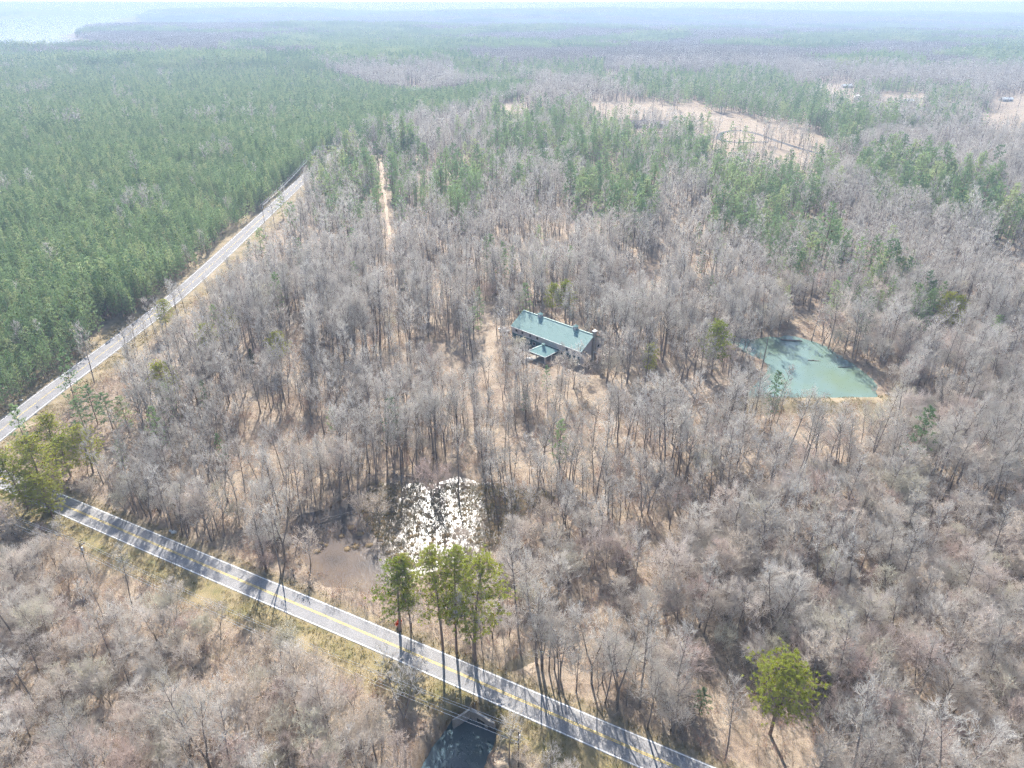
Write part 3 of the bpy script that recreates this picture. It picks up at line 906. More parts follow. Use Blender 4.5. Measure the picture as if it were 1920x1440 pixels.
def pine_share(px, py, x, y):
    p = np.where(py > 850, 0.0, 0.012)
    d = np.hypot(x, y)
    nz = vnoise(x, y, 260, 8)
    p = np.maximum(p, smooth(0.52, 0.75, nz) * 0.8 * smooth(800, 1600, d))
    for cx, cy_, rx, ry, s in MIXED:
        e = ((px - cx) / rx) ** 2 + ((py - cy_) / ry) ** 2 + (vnoise(x, y, 18, 12) - .5) * 0.9
        p = np.maximum(p, .88 * s * smooth(1.25, .5, e))
    for g in PINEWOOD:
        p = np.where(in_poly(px, py, g), np.maximum(p, 0.85), p)
    return p

def blocked(x, y, px0, py0):
    """no tree may stand here"""
    b = np.zeros(x.shape, bool)
    dA, sA = seg_dist(x, y, ROAD_A[::2]); b |= dA < np.where(sA < 0, 11.5, 5.2)
    dB, sB = seg_dist(x, y, ROAD_B[::3]); b |= dB < np.where(sB > 0, 7.0 + 6 * (vnoise(x, y, 14, 66) > .72), 11.5)
    dT, _ = seg_dist(x, y, TRACK[::2]); b |= dT < 3.0
    dD, _ = seg_dist(x, y, DRIVE[::2]); b |= dD < 3.0
    dS, _ = seg_dist(x, y, STREAM[::2]); b |= dS < 1.6
    near = y < 600
    for pl, m in ((SWAMP, 0.3), (POND, .8), (POOL, 2.0)):
        s = np.full(x.shape, 99.0); s[near] = poly_sd(x[near], y[near], pl)
        b |= (s < m) & ((vnoise(x, y, 2.0, 55) < .64) | (py0 > 1000) if pl is SWAMP else True)
    dd, _ = seg_dist(x, y, DAM); b |= dd < 5
    b |= poly_sd(x, y, LAKE) < 12
    a, h_ = house_ab(x, y)
    b |= (a > -2) & (a < 45) & (h_ > -3) & (h_ < 19)
    b |= (a > 16) & (a < 30) & (h_ > -11) & (h_ < 0)
    b |= (a > -8) & (a < 30) & (h_ > -16) & (h_ <= -3) & (vnoise(x, y, 3.0, 31) < .5)
    for g in GLADES:
        yy = np.array(g)[:, 1]
        b |= in_poly(px0, py0, g) & (y > 300) & (vnoise(x, y, 11, 77) * .5 + vnoise(x, y, 45, 78) * .5 < .68)
    return b

# candidate places, denser near
xs, ys = [], []
for (y0, y1, s) in ((60, 330, 4.4), (330, 900, 5.2), (900, 1750, 7.0)):
    wdt = y1 * 0.86 + 120
    x, y = jitter(-wdt, wdt, y0, y1, s)
    ok, _, _ = in_view(x, y)
    xs.append(x[ok]); ys.append(y[ok])
ex = np.array(resample(ROAD_A, 2.0)); et = np.gradient(ex, axis=0); et /= np.linalg.norm(et, axis=1)[:, None]
eo = rng.uniform(5.4, 11, len(ex)); ex = ex + np.stack([-et[:, 1], et[:, 0]], 1) * eo[:, None]
ex = ex[rng.random(len(ex)) < .85]; ok, _, _ = in_view(ex[:, 0], ex[:, 1]); xs.append(ex[ok, 0]); ys.append(ex[ok, 1])
TX, TY = np.concatenate(xs), np.concatenate(ys)
px0, py0 = project(TX, TY, 0 * TX)
px1, py1 = project(TX, TY, 9 + 0 * TX)
bl = blocked(TX, TY, px0, py0)
planted = in_poly(px1, py1, PLANT)
keep = ~bl
# stands are uneven: thinner and thicker places
dens = vnoise(TX, TY, 30, 14) * 0.45 + vnoise(TX, TY, 11, 15) * 0.55
dD_ = np.hypot(TX, TY)
thin = (dens < np.where(py1 > 880, .32, .40)) & ~planted | planted
keep &= ~thin
TX, TY, px1, py1, planted, dD_ = (a[keep] for a in (TX, TY, px1, py1, planted, dD_))
TZ = lift(TX, TY)
sh = pine_share(px1, py1, TX, TY)
rnd = rng.random(len(TX))
is_pine = planted & (rnd > 0.008) | ~planted & (rnd < sh)
slant = np.sqrt(TX ** 2 + TY ** 2 + CAM_H ** 2)
print("trees", len(TX), "pines", is_pine.sum())

# the plantation is set closer: a second set of young pines between the first
xs, ys = [], []
for (y0, y1, s) in ((180, 900, 3.4), (900, 1750, 4.8)):
    wdt = y1 * 0.86 + 120
    x, y = jitter(-wdt, 140, y0, y1, s)
    ok, _, _ = in_view(x, y); xs.append(x[ok]); ys.append(y[ok])
QX, QY = np.concatenate(xs), np.concatenate(ys)
qa, qb = project(QX, QY, 0 * QX); qc, qd = project(QX, QY, 9 + 0 * QX)
k = in_poly(qc, qd, PLANT) & ~blocked(QX, QY, qa, qb) & (vnoise(QX, QY, 30, 20) * .6 + vnoise(QX, QY, 9, 21) * .4 > .22)
QX, QY = QX[k], QY[k]
n0 = len(TX)
TX = np.concatenate([TX, QX]); TY = np.concatenate([TY, QY]); TZ = np.concatenate([TZ, lift(QX, QY)])
planted = np.concatenate([planted, np.ones(len(QX), bool)]); is_pine = np.concatenate([is_pine, rng.random(len(QX)) > .004 + .25 * smooth(.84, .95, vnoise(QX, QY, 60, 91))])
slant = np.sqrt(TX ** 2 + TY ** 2 + CAM_H ** 2)
px1, py1 = project(TX, TY, 9 + 0 * TX)
print("with plantation", len(TX))


# open views: where the photo shows the house, water and roads clear, no tall tree stands in front
OPEN = [([(955, 611), (982, 578), (1120, 624), (1122, 632), (1092, 660)], 6, .96), ([(990, 657), (1010, 645), (1030, 642), (1042, 658), (1024, 682), (1018, 682)], 5, .95), ([(975, 628), (1005, 640), (995, 655), (980, 645)], 5, .8),
        ([(1375, 648), (1420, 632), (1500, 634), (1560, 655), (1632, 705), (1690, 750), (1640, 752), (1470, 752), (1480, 700), (1430, 650)], 7, .84),
        ([(0, 785), (190, 655), (330, 548), (470, 407), (556, 330), (568, 338), (510, 415), (420, 495), (335, 578), (240, 652), (130, 735), (0, 825)], 8, .93),
        ([(520, 1020), (620, 962), (690, 915), (860, 905), (940, 925), (900, 1040), (760, 1075), (650, 1095), (560, 1045)], 5, .6),
        ([(530, 1012), (600, 985), (660, 965), (700, 985), (735, 1040), (765, 1070), (725, 1098), (650, 1098), (575, 1050)], 3, .97),
        ([(1425, 1250), (1483, 1222), (1545, 1255), (1550, 1310), (1500, 1350), (1440, 1345), (1420, 1300)], 3, .9),
        ([(690, 1060), (740, 1030), (830, 1015), (900, 1030), (950, 1100), (930, 1150), (720, 1130)], 3, .75),
        ([(125, 735), (160, 712), (240, 735), (250, 800), (200, 835), (120, 830)], 3, .85),
        ([(30, 790), (75, 772), (150, 795), (175, 860), (150, 905), (90, 900), (0, 900), (0, 830)], 3, .85),
        ([(900, 590), (930, 600), (928, 690), (908, 690)], 4, .4),
        ([(712, 330), (732, 335), (740, 460), (722, 460)], 4, .6),
        ([(97, 915), (480, 1078), (747, 1188), (878, 1245), (1057, 1322), (1310, 1430), (1310, 1490), (1075, 1384), (874, 1297), (707, 1222), (480, 1125), (66, 946)], 4, .9),
        ([(852, 1340), (884, 1325), (935, 1360), (925, 1400), (905, 1440), (790, 1440), (830, 1380)], 3, .95),
        ([(600, 40), (0, 20), (0, 95), (140, 95), (320, 30)], 0, .9),
        (CLEARING, 8, .62)] + [(g, 8, .8) for g in GLADES[1:]]
HT = np.where(is_pine, 15.5, 19.0)
sizes = np.where(planted, rng.uniform(.68, 1.12, len(TX)) * (.85 + .35 * vnoise(TX, TY, 45, 33)), rng.uniform(.6, 1.18, len(TX)) * (.78 + .5 * vnoise(TX, TY, 38, 34)) * np.where(is_pine, 1.28, np.where(py1 < 900, 1.07, 1.0)))
luck = rng.random(len(TX))
drop = np.zeros(len(TX), bool)
for poly, zmin, pr_ in OPEN:
    hit = np.zeros(len(TX), bool)
    for fz_ in (.45, .65, .85, 1.0):
        zz = HT * sizes * fz_
        for wx_ in (-1.6, 1.6):
            qx, qy = project(TX + wx_, TY, TZ + zz)
            hit |= in_poly(qx, qy, poly) & (zz > zmin)
    drop |= hit & (luck < pr_)
drop &= ~(planted & (slant > 1200))
TX, TY, TZ, planted, is_pine, slant, px1, py1, sizes = (a[~drop] for a in (TX, TY, TZ, planted, is_pine, slant, px1, py1, sizes))
print("open views drop", drop.sum())

n = len(TX)
ROT = np.stack([rng.normal(0, .035, n), rng.normal(0, .035, n), rng.uniform(0, 6.283, n)], 1)
SC = sizes
# slender tall woods in the middle, low wide trees by the wet ground in front and on the right
slim = np.clip(smooth(980, 860, py1 + 120 * (vnoise(TX, TY, 40, 22) - .5)) * (0.35 + 0.65 * smooth(1500, 1250, px1)) + .12, 0, .95)
_da, _sa = seg_dist(TX, TY, ROAD_A)
slim = np.where((_sa > 0) & (_da < 12), .8, slim)
slim_tree = rng.random(n) < slim
PT = np.stack([TX, TY, TZ], 1)
inframe = (px1 > 0) & (px1 < 1920) & (py1 > 0) & (py1 < 1435)

LAND = [("culvert pool", ground_at(870, 1380)), ("round pine", ground_at(1475, 1430)), ("roadside pine clump", ground_at(820, 1215)),
        ("swamp", ground_at(760, 980)), ("crossarm pole", ground_at(170, 1075)), ("stream", ground_at(1030, 1150)), ("road bend", ground_at(60, 900))]

def stand(name, kind, loc, rot, sc, label, cat, group, sx=1.0):
    e = bpy.data.objects.new(name, None); COL.objects.link(e)
    e.location = loc; e.rotation_euler = rot; e.scale = (sc * sx, sc * sx, sc); e.empty_display_size = 1
    child('trunk', kind.trunk, e); child('crown', kind.crown, e)
    tag(e, label, cat, group)
    return e

# bare trees standing nearest: each its own
bare_i = np.where(~is_pine & inframe)[0]
bare_i = bare_i[np.argsort(slant[bare_i])][:300]
single = np.zeros(n, bool); single[bare_i] = True
dA, sA = seg_dist(TX, TY, ROAD_A)
for i in bare_i:
    slim_i = slim_tree[i]
    fi = int(rng.integers(8)); kd = (SLENDER if slim_i else BUSHY)[fi]
    nm, lp_ = min(LAND, key=lambda l: (l[1][0] - TX[i]) ** 2 + (l[1][1] - TY[i]) ** 2)
    dl = math.hypot(lp_[0] - TX[i], lp_[1] - TY[i])
    how = "just" if dl < 14 else "somewhat" if dl < 28 else "well" if dl < 48 else "far"
    where = ("left of" if TX[i] < lp_[0] - 5 else "right of" if TX[i] > lp_[0] + 5 else "beyond" if TY[i] > lp_[1] else "before")
    side = "below the road" if sA[i] < 0 else "above the road"
    big = "tall" if SC[i] > 1.0 else "small" if SC[i] < .84 else "medium"
    form_ = ("slender grey" if slim_i else "wide pale") + (" forked" if (slim_i and fi in (4, 6)) or (not slim_i and fi in (1, 3, 4, 5, 7)) else "")
    stand("bare_tree", kd, PT[i], ROT[i], SC[i], f"{big} {form_} bare tree {side}, {how} {where} the {nm}", "tree", f"bare trees {side} by the {nm}")

for (cx, ty, h, fi, lab) in ((974, 628, 9, 1, "bushy bare tree in front of the left end of the house"), (1047, 664, 9, 3, "bare tree just right of the pavilion"), (1076, 668, 10, 5, "bare tree covering the lower wall right of the pavilion"), (1102, 660, 11, 0, "bare tree in front of the right gable corner of the house"), (1128, 652, 11, 2, "wide bare tree before the deck at the right house end"), (1092, 694, 10, 3, "pale bare tree standing before the right half of the house"), (1140, 672, 9, 6, "low bare tree right of the deck")):
    x, y = ground_at(cx, ty, h); kd = BUSHY[fi]; hh = max(v[2] for v in kd.C.v)
    stand("bare_tree", kd, (x, y, z_at(x, y)), (0, 0, cx), h / hh, lab, "tree", None)
# a thin line of trees along the upper edge of the road
# ------------------------------------------------------------------ single pines seen in the photo
PINES = [  # top pixel, half width in px, height, form, label
    (735, 1042, 46, 23, 'T1', "yellow-green pine at the left end of the roadside clump"),
    (757, 1040, 24, 23.8, 'T2', "thin-crowned pine second from the left in the roadside clump"),
    (818, 1026, 44, 30.3, 'T0', "tall pine with a long bare trunk, middle of the roadside clump"),
    (846, 1029, 40, 30.6, 'T2', "tall straight pine right of the middle of the roadside clump"),
    (884, 1040, 60, 30.9, 'T0', "broadest pine at the right end of the roadside clump"),
    (1483, 1228, 52, 23, 'T5', "lone round-headed yellow-green pine among bare trees"),
    (40, 824, 62, 24, 'T4', "large yellow-green pine overhanging the road at the frame edge"),
    (8, 842, 40, 21, 'T4', "yellow-green pine cut by the left frame edge at the road bend"),
    (66, 880, 36, 17, 'T4', "lower yellow-green pine hanging over the road bend"),
    (104, 812, 26, 16, 'T4', "green pine filling the gap between the verge pines"),
    (74, 780, 34, 19, 'T4', "dense green pine between the road bend and the highway verge"),
    (146, 800, 25, 17, 'T4', "narrow bright green pine right of the dense one at the verge"),
    (160, 722, 30, 16, 'Y0', "tallest of the dark pines standing beside the highway verge"),
    (190, 735, 30, 15, 'Y1', "middle one of the dark pines beside the highway verge"),
    (222, 742, 28, 15, 'Y2', "rightmost of the dark pines beside the highway verge"),
    (140, 748, 26, 13, 'Y3', "small dark pine nearest the highway verge"),
    (298, 672, 26, 22, 'T2', "thin yellowish pine standing alone left of the grey woods"),
    (380, 606, 21, 17, 'T3', "round green pine alone in the grey woods near the highway"),
    (425, 575, 15, 16, 'T3', "small round pine half hidden behind the round green pine"),
    (517, 620, 19, 17, 'T3', "flat-topped green pine right of the round green pine"),
    (660, 426, 20, 20, 'Y2', "dark green pine beside the foot of the dirt track"),
    (886, 572, 17, 15, 'Y1', "light green young pine at the left end of the house drive"),
    (985, 528, 15, 20, 'Y2', "slim dark pine behind the left half of the house"),
    (1036, 526, 17, 20, 'T2', "grey-green pine behind the middle of the house"),
    (1062, 524, 18, 20, 'T3', "bright green pine behind the right half of the house"),
    (1350, 597, 27, 24, 'T3', "dark green pine leaning over the upper end of the teal pond"),
    (1222, 640, 14, 17, 'T3', "small thin pine between the house and the teal pond"),
    (1788, 546, 17, 22, 'T2', "thin pine with a bare pole trunk right of the pond"),
    (1806, 552, 15, 21, 'T2', "second thin pole-trunked pine right of the pond"),
    (1740, 575, 18, 14, 'Y1', "dark pine in front of the thin pair right of the pond"),
    (1880, 588, 24, 13, 'Y1', "yellowish low pine at the right frame edge"),
    (1470, 480, 18, 18, 'Y0', "bright green pine above the teal pond"),
    (1507, 470, 17, 18, 'Y2', "dark green pine right of the bright one above the pond"),
    (1697, 516, 22, 15, 'Y1', "dark spreading pine upper right of the pond"),
    (298, 562, 22, 17, 'T2', "pale pine leaning over the highway edge"),
    (523, 358, 9, 20, 'Y2', "dark narrow pine rising in front of the highway"),
    (985, 734, 10, 10, 'Y3', "small bright pine below the pavilion"),
    (1320, 1290, 16, 8, 'Y3', "small pale green pine left of the round-headed pine"),
]
forms = {'T': TALLP, 'Y': YOUNGP}
for (cx, ty, hw, h, fm, lab) in PINES:
    x, y = ground_at(cx, ty, h)
    z = z_at(x, y)
    kd = forms[fm[0]][int(fm[1])]
    v = np.array(kd.C.v); rad = np.percentile(np.hypot(v[:, 0], v[:, 1]), 92); hh = v[:, 2].max()
    sl_ = math.sqrt(x * x + y * y + (CAM_H - h) ** 2)
    sc = h / hh; sx = min(1.7, max(.6, (hw * sl_ / FOC) / rad / sc))
    stand("pine_tree", kd, (x, y, z), (0, 0, random.uniform(0, 6.28)), sc, lab, "tree", None, sx)
for (cx, ty, h, k_, lab) in ((384, 738, 8, 0, "narrow dark cedar among grey trees below the thin yellowish pine"), (468, 655, 8, 0, "slim dark cedar left of the flat-topped pine"), (576, 553, 8, 1, "small dark cedar deep in the grey woods"), (1385, 955, 6, 1, "low dark green cedar above the right-hand thickets")):
    x, y = ground_at(cx, ty, h)
    stand("cedar_tree", CEDAR[k_], (x, y, z_at(x, y)), (0, 0, cx), h / (9, 7)[k_], lab, "tree", None)

# plantation and wood pines standing nearest: each its own
pin_i = np.where(is_pine & inframe)[0]
pin_i = pin_i[np.argsort(slant[pin_i])][:260]
single[pin_i] = True
for i in pin_i:
    kd = YOUNGP[int(rng.integers(4))]
    if planted[i]: stand("plantation_pine", kd, PT[i], ROT[i], SC[i], f"young green plantation pine by the {'near' if TY[i] < 265 else 'middle' if TY[i] < 310 else 'further'} stretch of the highway, {'front row' if TX[i] > -196 else 'behind the front row'}", "tree", "pines along the plantation edge")
    else: stand("wood_pine", kd, PT[i], ROT[i], SC[i], f"young green pine among bare trees {'left of' if TX[i] < -20 else 'right of' if TX[i] > 40 else 'behind'} the house", "tree", "pines scattered in the bare woods")

# the rest of the woods
def sc_set(mask, forms, name, label, cat, sc=1.0):
    ii = np.where(mask)[0]
    scatter(name, forms, PT[ii], ROT[ii], SC[ii] * sc, rng.integers(0, len(forms), len(ii)), label, cat)
    print(name, len(ii))
rest = ~single
NEAR, MID = 400, 950
nearf = [k_.obj for k_ in SLENDER] + [k_.obj for k_ in BUSHY]
ii = np.where(rest & ~is_pine & (slant < NEAR))[0]
scatter("bare_woods", nearf, PT[ii], ROT[ii], SC[ii], np.where(slim_tree[ii], rng.integers(0, 8, len(ii)), rng.integers(8, 16, len(ii))), "grey leafless woods round the house and ponds", "woods")
print("near bare", len(ii))
ii = np.where(rest & is_pine & (slant < NEAR))[0]
scatter("pine_woods", [k_.obj for k_ in YOUNGP], PT[ii], ROT[ii], SC[ii], rng.integers(0, 4, len(ii)), "green pine plantation beside the highway", "woods")
sc_set(rest & ~is_pine & (slant >= NEAR) & (slant < MID), MIDB, "upland_bare_woods", "grey leafless woods rising behind the house", "woods")
mp = rest & is_pine & (slant >= NEAR) & (slant < MID)
sc_set(mp & planted, MIDP, "plantation_woods", "dense young pine plantation left of the highway", "woods")
sc_set(mp & ~planted, MIDP + MIDT, "mixed_pine_woods", "scattered pines among the grey trees behind the house", "woods")
sc_set(rest & ~is_pine & (slant >= MID), LOWB, "far_bare_woods", "hazy grey woods in the middle distance", "woods", 1.1)
sc_set(rest & is_pine & (slant >= MID), LOWP, "far_pine_woods", "hazy green pine woods in the middle distance", "woods", 1.1)

# distant forest in whole groves
fxs, fys = [], []
for (y0, y1, s) in ((1700, 4000, 58), (4000, 10500, 120)):
    wdt = y1 * 0.86
    x, y = jitter(-wdt, wdt, y0, y1, s, .5)
    ok, _, _ = in_view(x, y, 150, 200); fxs.append(x[ok]); fys.append(y[ok])
FX, FY = np.concatenate(fxs), np.concatenate(fys)
fpx, fpy = project(FX, FY, 9 + 0 * FX)
k = poly_sd(FX, FY, LAKE) > np.where(FY > 4000, 80, 42)
k &= ~((fpx > 1350) & (fpy < 32) & (vnoise(FX, FY, 420, 40) > .62))
FX, FY, fpx, fpy = FX[k], FY[k], fpx[k], fpy[k]
fp = (vnoise(FX, FY, 420, 41) * .65 + vnoise(FX, FY * .5, 160, 42) * .35 > .52) | in_poly(fpx, fpy, PLANT)
FZ = lift(FX, FY)
m_ = len(FX)
fs = rng.uniform(.85, 1.2, m_)
fvar = np.where(FY > 4000, np.where(fp, 5, 4), np.where(fp, rng.integers(2, 4, m_), rng.integers(0, 2, m_)))
scatter("distant_forest", PATCHB + PATCHP + WIDEB + WIDEP, np.stack([FX, FY, FZ], 1), np.stack([0 * FX, 0 * FX, rng.uniform(0, 6.28, m_)], 1), fs, fvar, "distant hazy forest reaching to the horizon", "forest")
print("groves", m_)

# brush under the trees
x, y = jitter(-330, 330, 60, 400, 3.1)
ok, bx, by = in_view(x, y); x, y = x[ok], y[ok]
bx, by = project(x, y, 0 * x)
wet = smooth(720, 1000, by)
k = ~blocked(x, y, bx, by) & (vnoise(x, y, 14, 50) * .6 + vnoise(x, y, 5, 51) * .4 > .50 - .20 * wet)
dA2, sA2 = seg_dist(x, y, ROAD_A); dB2, _ = seg_dist(x, y, ROAD_B[::3])
dm_, _ = seg_dist(x, y, DAM); k |= (dm_ < 7) & (dm_ > 1.5) & (rng.random(len(x)) < .3)
k |= (poly_sd(x, y, SWAMP) < 0) & (bx > 850 + 120 * (vnoise(x, y, 6, 52) - .5)) & (rng.random(len(x)) < .5)
x, y = x[k], y[k]
m_ = len(x)
scatter("undergrowth", SHRUBS, np.stack([x, y, lift(x, y)], 1), np.stack([rng.normal(0, .1, m_), rng.normal(0, .1, m_), rng.uniform(0, 6.28, m_)], 1), rng.uniform(.6, 1.25, m_), rng.integers(0, 4, m_), "tan and reddish leafless brush under the trees", "undergrowth")
print("brush", m_)

# dry grass on the verges
def grass_form(seed, h, nb):
    r = random.Random(seed); C = MB()
    for _ in range(nb):
        a = r.uniform(0, 6.28); p = Vector((math.cos(a), math.sin(a), 0)) * (0.6 * math.sqrt(r.random()))
        sliver(C, p, Vector((r.gauss(0, .35), r.gauss(0, .35), 1)).normalized(), h * r.uniform(.6, 1.2), .07, r)
    return bpy.data.objects.new("grass_form", C.mesh("grass", [M['straw']]))
GRASS = [grass_form(1, .55, 26), grass_form(2, .8, 22), grass_form(3, .4, 30)]
x, y = jitter(-200, 200, 60, 330, 1.15, .5)
dA3, sA3 = seg_dist(x, y, ROAD_A[::2]); dB3, sB3 = seg_dist(x, y, ROAD_B[::3]); dM, _ = seg_dist(x, y, DAM)
k = ((dA3 < np.where(sA3 < 0, 11.5, 6.0)) & (dA3 > 3.7)) | ((dB3 > 5.3) & (dB3 < 12)) | (dM < 6)
k &= poly_sd(x, y, POOL) > .3
k &= vnoise(x, y, 5, 61) > .3
x, y = x[k], y[k]; m_ = len(x)
scatter("verge_grass", GRASS, np.stack([x, y, lift(x, y)], 1), np.stack([0 * x, 0 * x, rng.uniform(0, 6.28, m_)], 1), rng.uniform(.6, 1.2, m_), rng.integers(0, 3, m_), "dry yellowish grass on the road verges", "grass")
print("grass", m_)

# ------------------------------------------------------------------ swamp hummocks
def hummock_form(seed):
    r = random.Random(seed); C = MB()
    k, rings = 9, 3
    rad = [1 + r.uniform(-.2, .2) for _ in range(k)]
    vs = [[Vector((math.cos(6.283 * q / k) * rad[q] * math.cos(t * .5), math.sin(6.283 * q / k) * rad[q] * math.cos(t * .5), math.sin(t * .5) * .75 - .35)) for q in range(k)] for t in range(rings)]
    for t in range(rings - 1):
        for q in range(k):
            C.quad(vs[t][q], vs[t][(q + 1) % k], vs[t + 1][(q + 1) % k], vs[t + 1][q])
    for q in range(k): C.tri(vs[-1][q], vs[-1][(q + 1) % k], (0, 0, .42))
    for _ in range(90):
        a = r.uniform(0, 6.28); d = .9 * math.sqrt(r.random()); p = Vector((math.cos(a) * d, math.sin(a) * d, .35 - .45 * d * d))
        sliver(C, p, Vector((p.x * .8 + r.gauss(0, .25), p.y * .8 + r.gauss(0, .25), .75)).normalized(), r.uniform(.35, .75), .09, r)
    return C.mesh("hummock", [M['hummock']])
HUM = [hummock_form(s) for s in range(4)]
def hummock(x, y, s, label, group):
    o = bpy.data.objects.new("grass_hummock", HUM[random.randrange(4)]); COL.objects.link(o)
    o.location = (x, y, -0.5); o.scale = (s, s, s * .8); o.rotation_euler = (0, 0, random.uniform(0, 6.28))
    tag(o, label, "hummock", group)
for (cx, cy_, s, lab) in ((667, 1024, 1.15, "largest tan grass hummock, right one of a pair in open swamp water"), (651, 1028, 1.0, "tan grass hummock, left one of the pair in open swamp water"), (692, 1021, 1.1, "round tan grass hummock right of the pair in the swamp"), (594, 1033, 1.0, "tan grass hummock nearest the left shore of the swamp"), (611, 1021, .65, "small tan hummock between the left shore and the pair"), (603, 1017, .6, "smallest hummock left of the small one in dark water"), (640, 1004, .9, "tan hummock in dark water straight above the pair"), (676, 1000, 1.0, "tan hummock at the upper edge of the open water"), (659, 988, 1.1, "broad tan hummock among trunks at the swamp's dark upper end"), (549, 1018, .5, "pale little hummock at the far left tip of the swamp")):
    x, y = ground_at(cx, cy_, -0.3); hummock(x, y, s, lab, None)
x, y = jitter(-60, 25, 120, 215, 1.75, .5)
hx, hy = project(x, y, 0 * x - .5)
zone = in_poly(hx, hy, [(700, 908), (860, 906), (935, 915), (1010, 925), (1040, 935), (985, 955), (950, 1015), (900, 1040), (850, 1044), (790, 1062), (730, 1060), (715, 1030), (690, 985), (672, 950)])
k = zone & (poly_sd(x, y, SWAMP) < -.4) & (rng.random(len(x)) < .62)
x, y = x[k], y[k]
order = rng.permutation(len(x))[:285]
for i in order:
    hummock(x[i], y[i], rng.uniform(.35, .85), "one of many small tan grass tussocks in the glittering swamp shallows", "tussocks in the glittering shallows")
print("tussocks", len(x))
x, y = jitter(-62, 28, 118, 218, .8, .5)
hx, hy = project(x, y, 0 * x - .5)
k = in_poly(hx, hy, [(700, 906), (860, 904), (935, 912), (1020, 922), (1050, 935), (990, 955), (955, 1015), (905, 1044), (850, 1048), (790, 1066), (735, 1062), (715, 1030), (690, 985), (672, 950)])
k &= (poly_sd(x, y, SWAMP) < .5) & (vnoise(x, y, 3.2, 81) * .5 + vnoise(x, y, 1.3, 82) * .5 > .28)
x, y = x[k], y[k]; m_ = len(x)
scatter("marsh_grass", GRASS, np.stack([x, y, 0 * x - .58], 1), np.stack([0 * x, 0 * x, rng.uniform(0, 6.28, m_)], 1), rng.uniform(.8, 1.6, m_), rng.integers(0, 3, m_), "tan marsh grass standing in the glittering swamp shallows", "grass")
print("marsh", m_)

# ------------------------------------------------------------------ the long house
HZ = 0.0
house = empty("long_house", (HA.x, HA.y, HZ), math.atan2(HU.y, HU.x), "long low house with a teal metal roof and stone chimney", "house")
LEN, HALF, EAVE, RIDGE = 39.1, 8.4, 6.3, 11.2
# local x along the eave, local y towards the back
def gable_roof():
    mb = MB(); t = .14
    for y0, z0, y1, z1 in ((-.0, EAVE, HALF, RIDGE), (2 * HALF, EAVE, HALF, RIDGE)):
        x0, x1 = 0, LEN
        mb.hexa([(x0, y0, z0 - t), (x1, y0, z0 - t), (x1, y1, z1 - t), (x0, y1, z1 - t), (x0, y0, z0), (x1, y0, z0), (x1, y1, z1), (x0, y1, z1)])
    return mb
roof = gable_roof().build("roof", M['roof_teal'], house)
mb = MB()   # standing seams of the front and back slope
for k_ in range(1, 66):
    x = k_ * LEN / 66
    for s in (0, 1):
        y0, y1 = (0.02, HALF) if s == 0 else (2 * HALF - .02, HALF)
        mb.hexa([(x - .02, y0, EAVE + .001), (x + .02, y0, EAVE + .001), (x + .02, y1, RIDGE + .001), (x - .02, y1, RIDGE + .001), (x - .02, y0, EAVE + .05), (x + .02, y0, EAVE + .05), (x + .02, y1, RIDGE + .05), (x - .02, y1, RIDGE + .05)])
sm = mb.build("standing_seam", M['roof_teal'], roof); sm['kind'] = 'stuff'
mb = MB(); mb.box(0, LEN, HALF - .25, HALF + .25, RIDGE - .02, RIDGE + .09); mb.build("ridge_cap", M['roof_teal'], roof)
mb = MB(); mb.box(-.05, LEN + .05, -.16, -.004, EAVE - .16, EAVE + .03); mb.build("gutter", M['trim_white'], roof)
mb = MB(); mb.box(-.05, LEN + .05, 2 * HALF + .004, 2 * HALF + .16, EAVE - .16, EAVE + .03); mb.build("gutter", M['trim_white'], roof)
IN = .55
mb = MB()
mb.box(IN, LEN - IN, IN, 2 * HALF - IN, -.3, EAVE - .02 + .18)
zt = lambda y: EAVE - .2 + (RIDGE - EAVE) * (1 - abs(y - HALF) / HALF)
for x0, x1 in ((IN, IN + .2), (LEN - IN - .2, LEN - IN)):
    mb.hexa([(x0, IN, EAVE - .1), (x1, IN, EAVE - .1), (x1, 2 * HALF - IN, EAVE - .1), (x0, 2 * HALF - IN, EAVE - .1), (x0, HALF - .05, zt(HALF)), (x1, HALF - .05, zt(HALF)), (x1, HALF + .05, zt(HALF)), (x0, HALF + .05, zt(HALF))])
mb.build("wall", M['siding'], house)
def window(x0, x1, z0, z1, y, nrm=-1, end=False):
    f = MB(); e = .09
    def bx(a0, a1, c0, c1, d0, d1):
        if end: f.box(d0, d1, a0, a1, c0, c1)
        else: f.box(a0, a1, d0, d1, c0, c1)
    d0, d1 = (y - .06, y) if nrm < 0 else (y, y + .06)
    bx(x0 - e, x0, z0 - e, z1 + e, d0, d1); bx(x1, x1 + e, z0 - e, z1 + e, d0, d1); bx(x0, x1, z1, z1 + e, d0, d1); bx(x0, x1, z0 - e, z0, d0, d1)
    fr = f.build("window", M['trim_white'], house)
    g = MB(); f = g
    d0, d1 = (y - .03, y - .003) if nrm < 0 else (y + .003, y + .03)
    bx(x0 + .002, x1 - .002, z0 + .002, z1 - .002, d0, d1)
    g.build("pane", M['glass'], fr)
for x in (2.5, 6.0, 10.5, 14.5, 30.5, 34.5):
    window(x, x + 1.3, 4.2, 5.5, IN)
for x in (3.0, 8.0, 12.8, 31.0, 35.0):
    window(x, x + 1.5, 1.1, 2.5, IN - .12)
for y in (3.0, 11.6): window(y, y + 1.4, 4.2, 5.5, LEN - IN, 1, True)
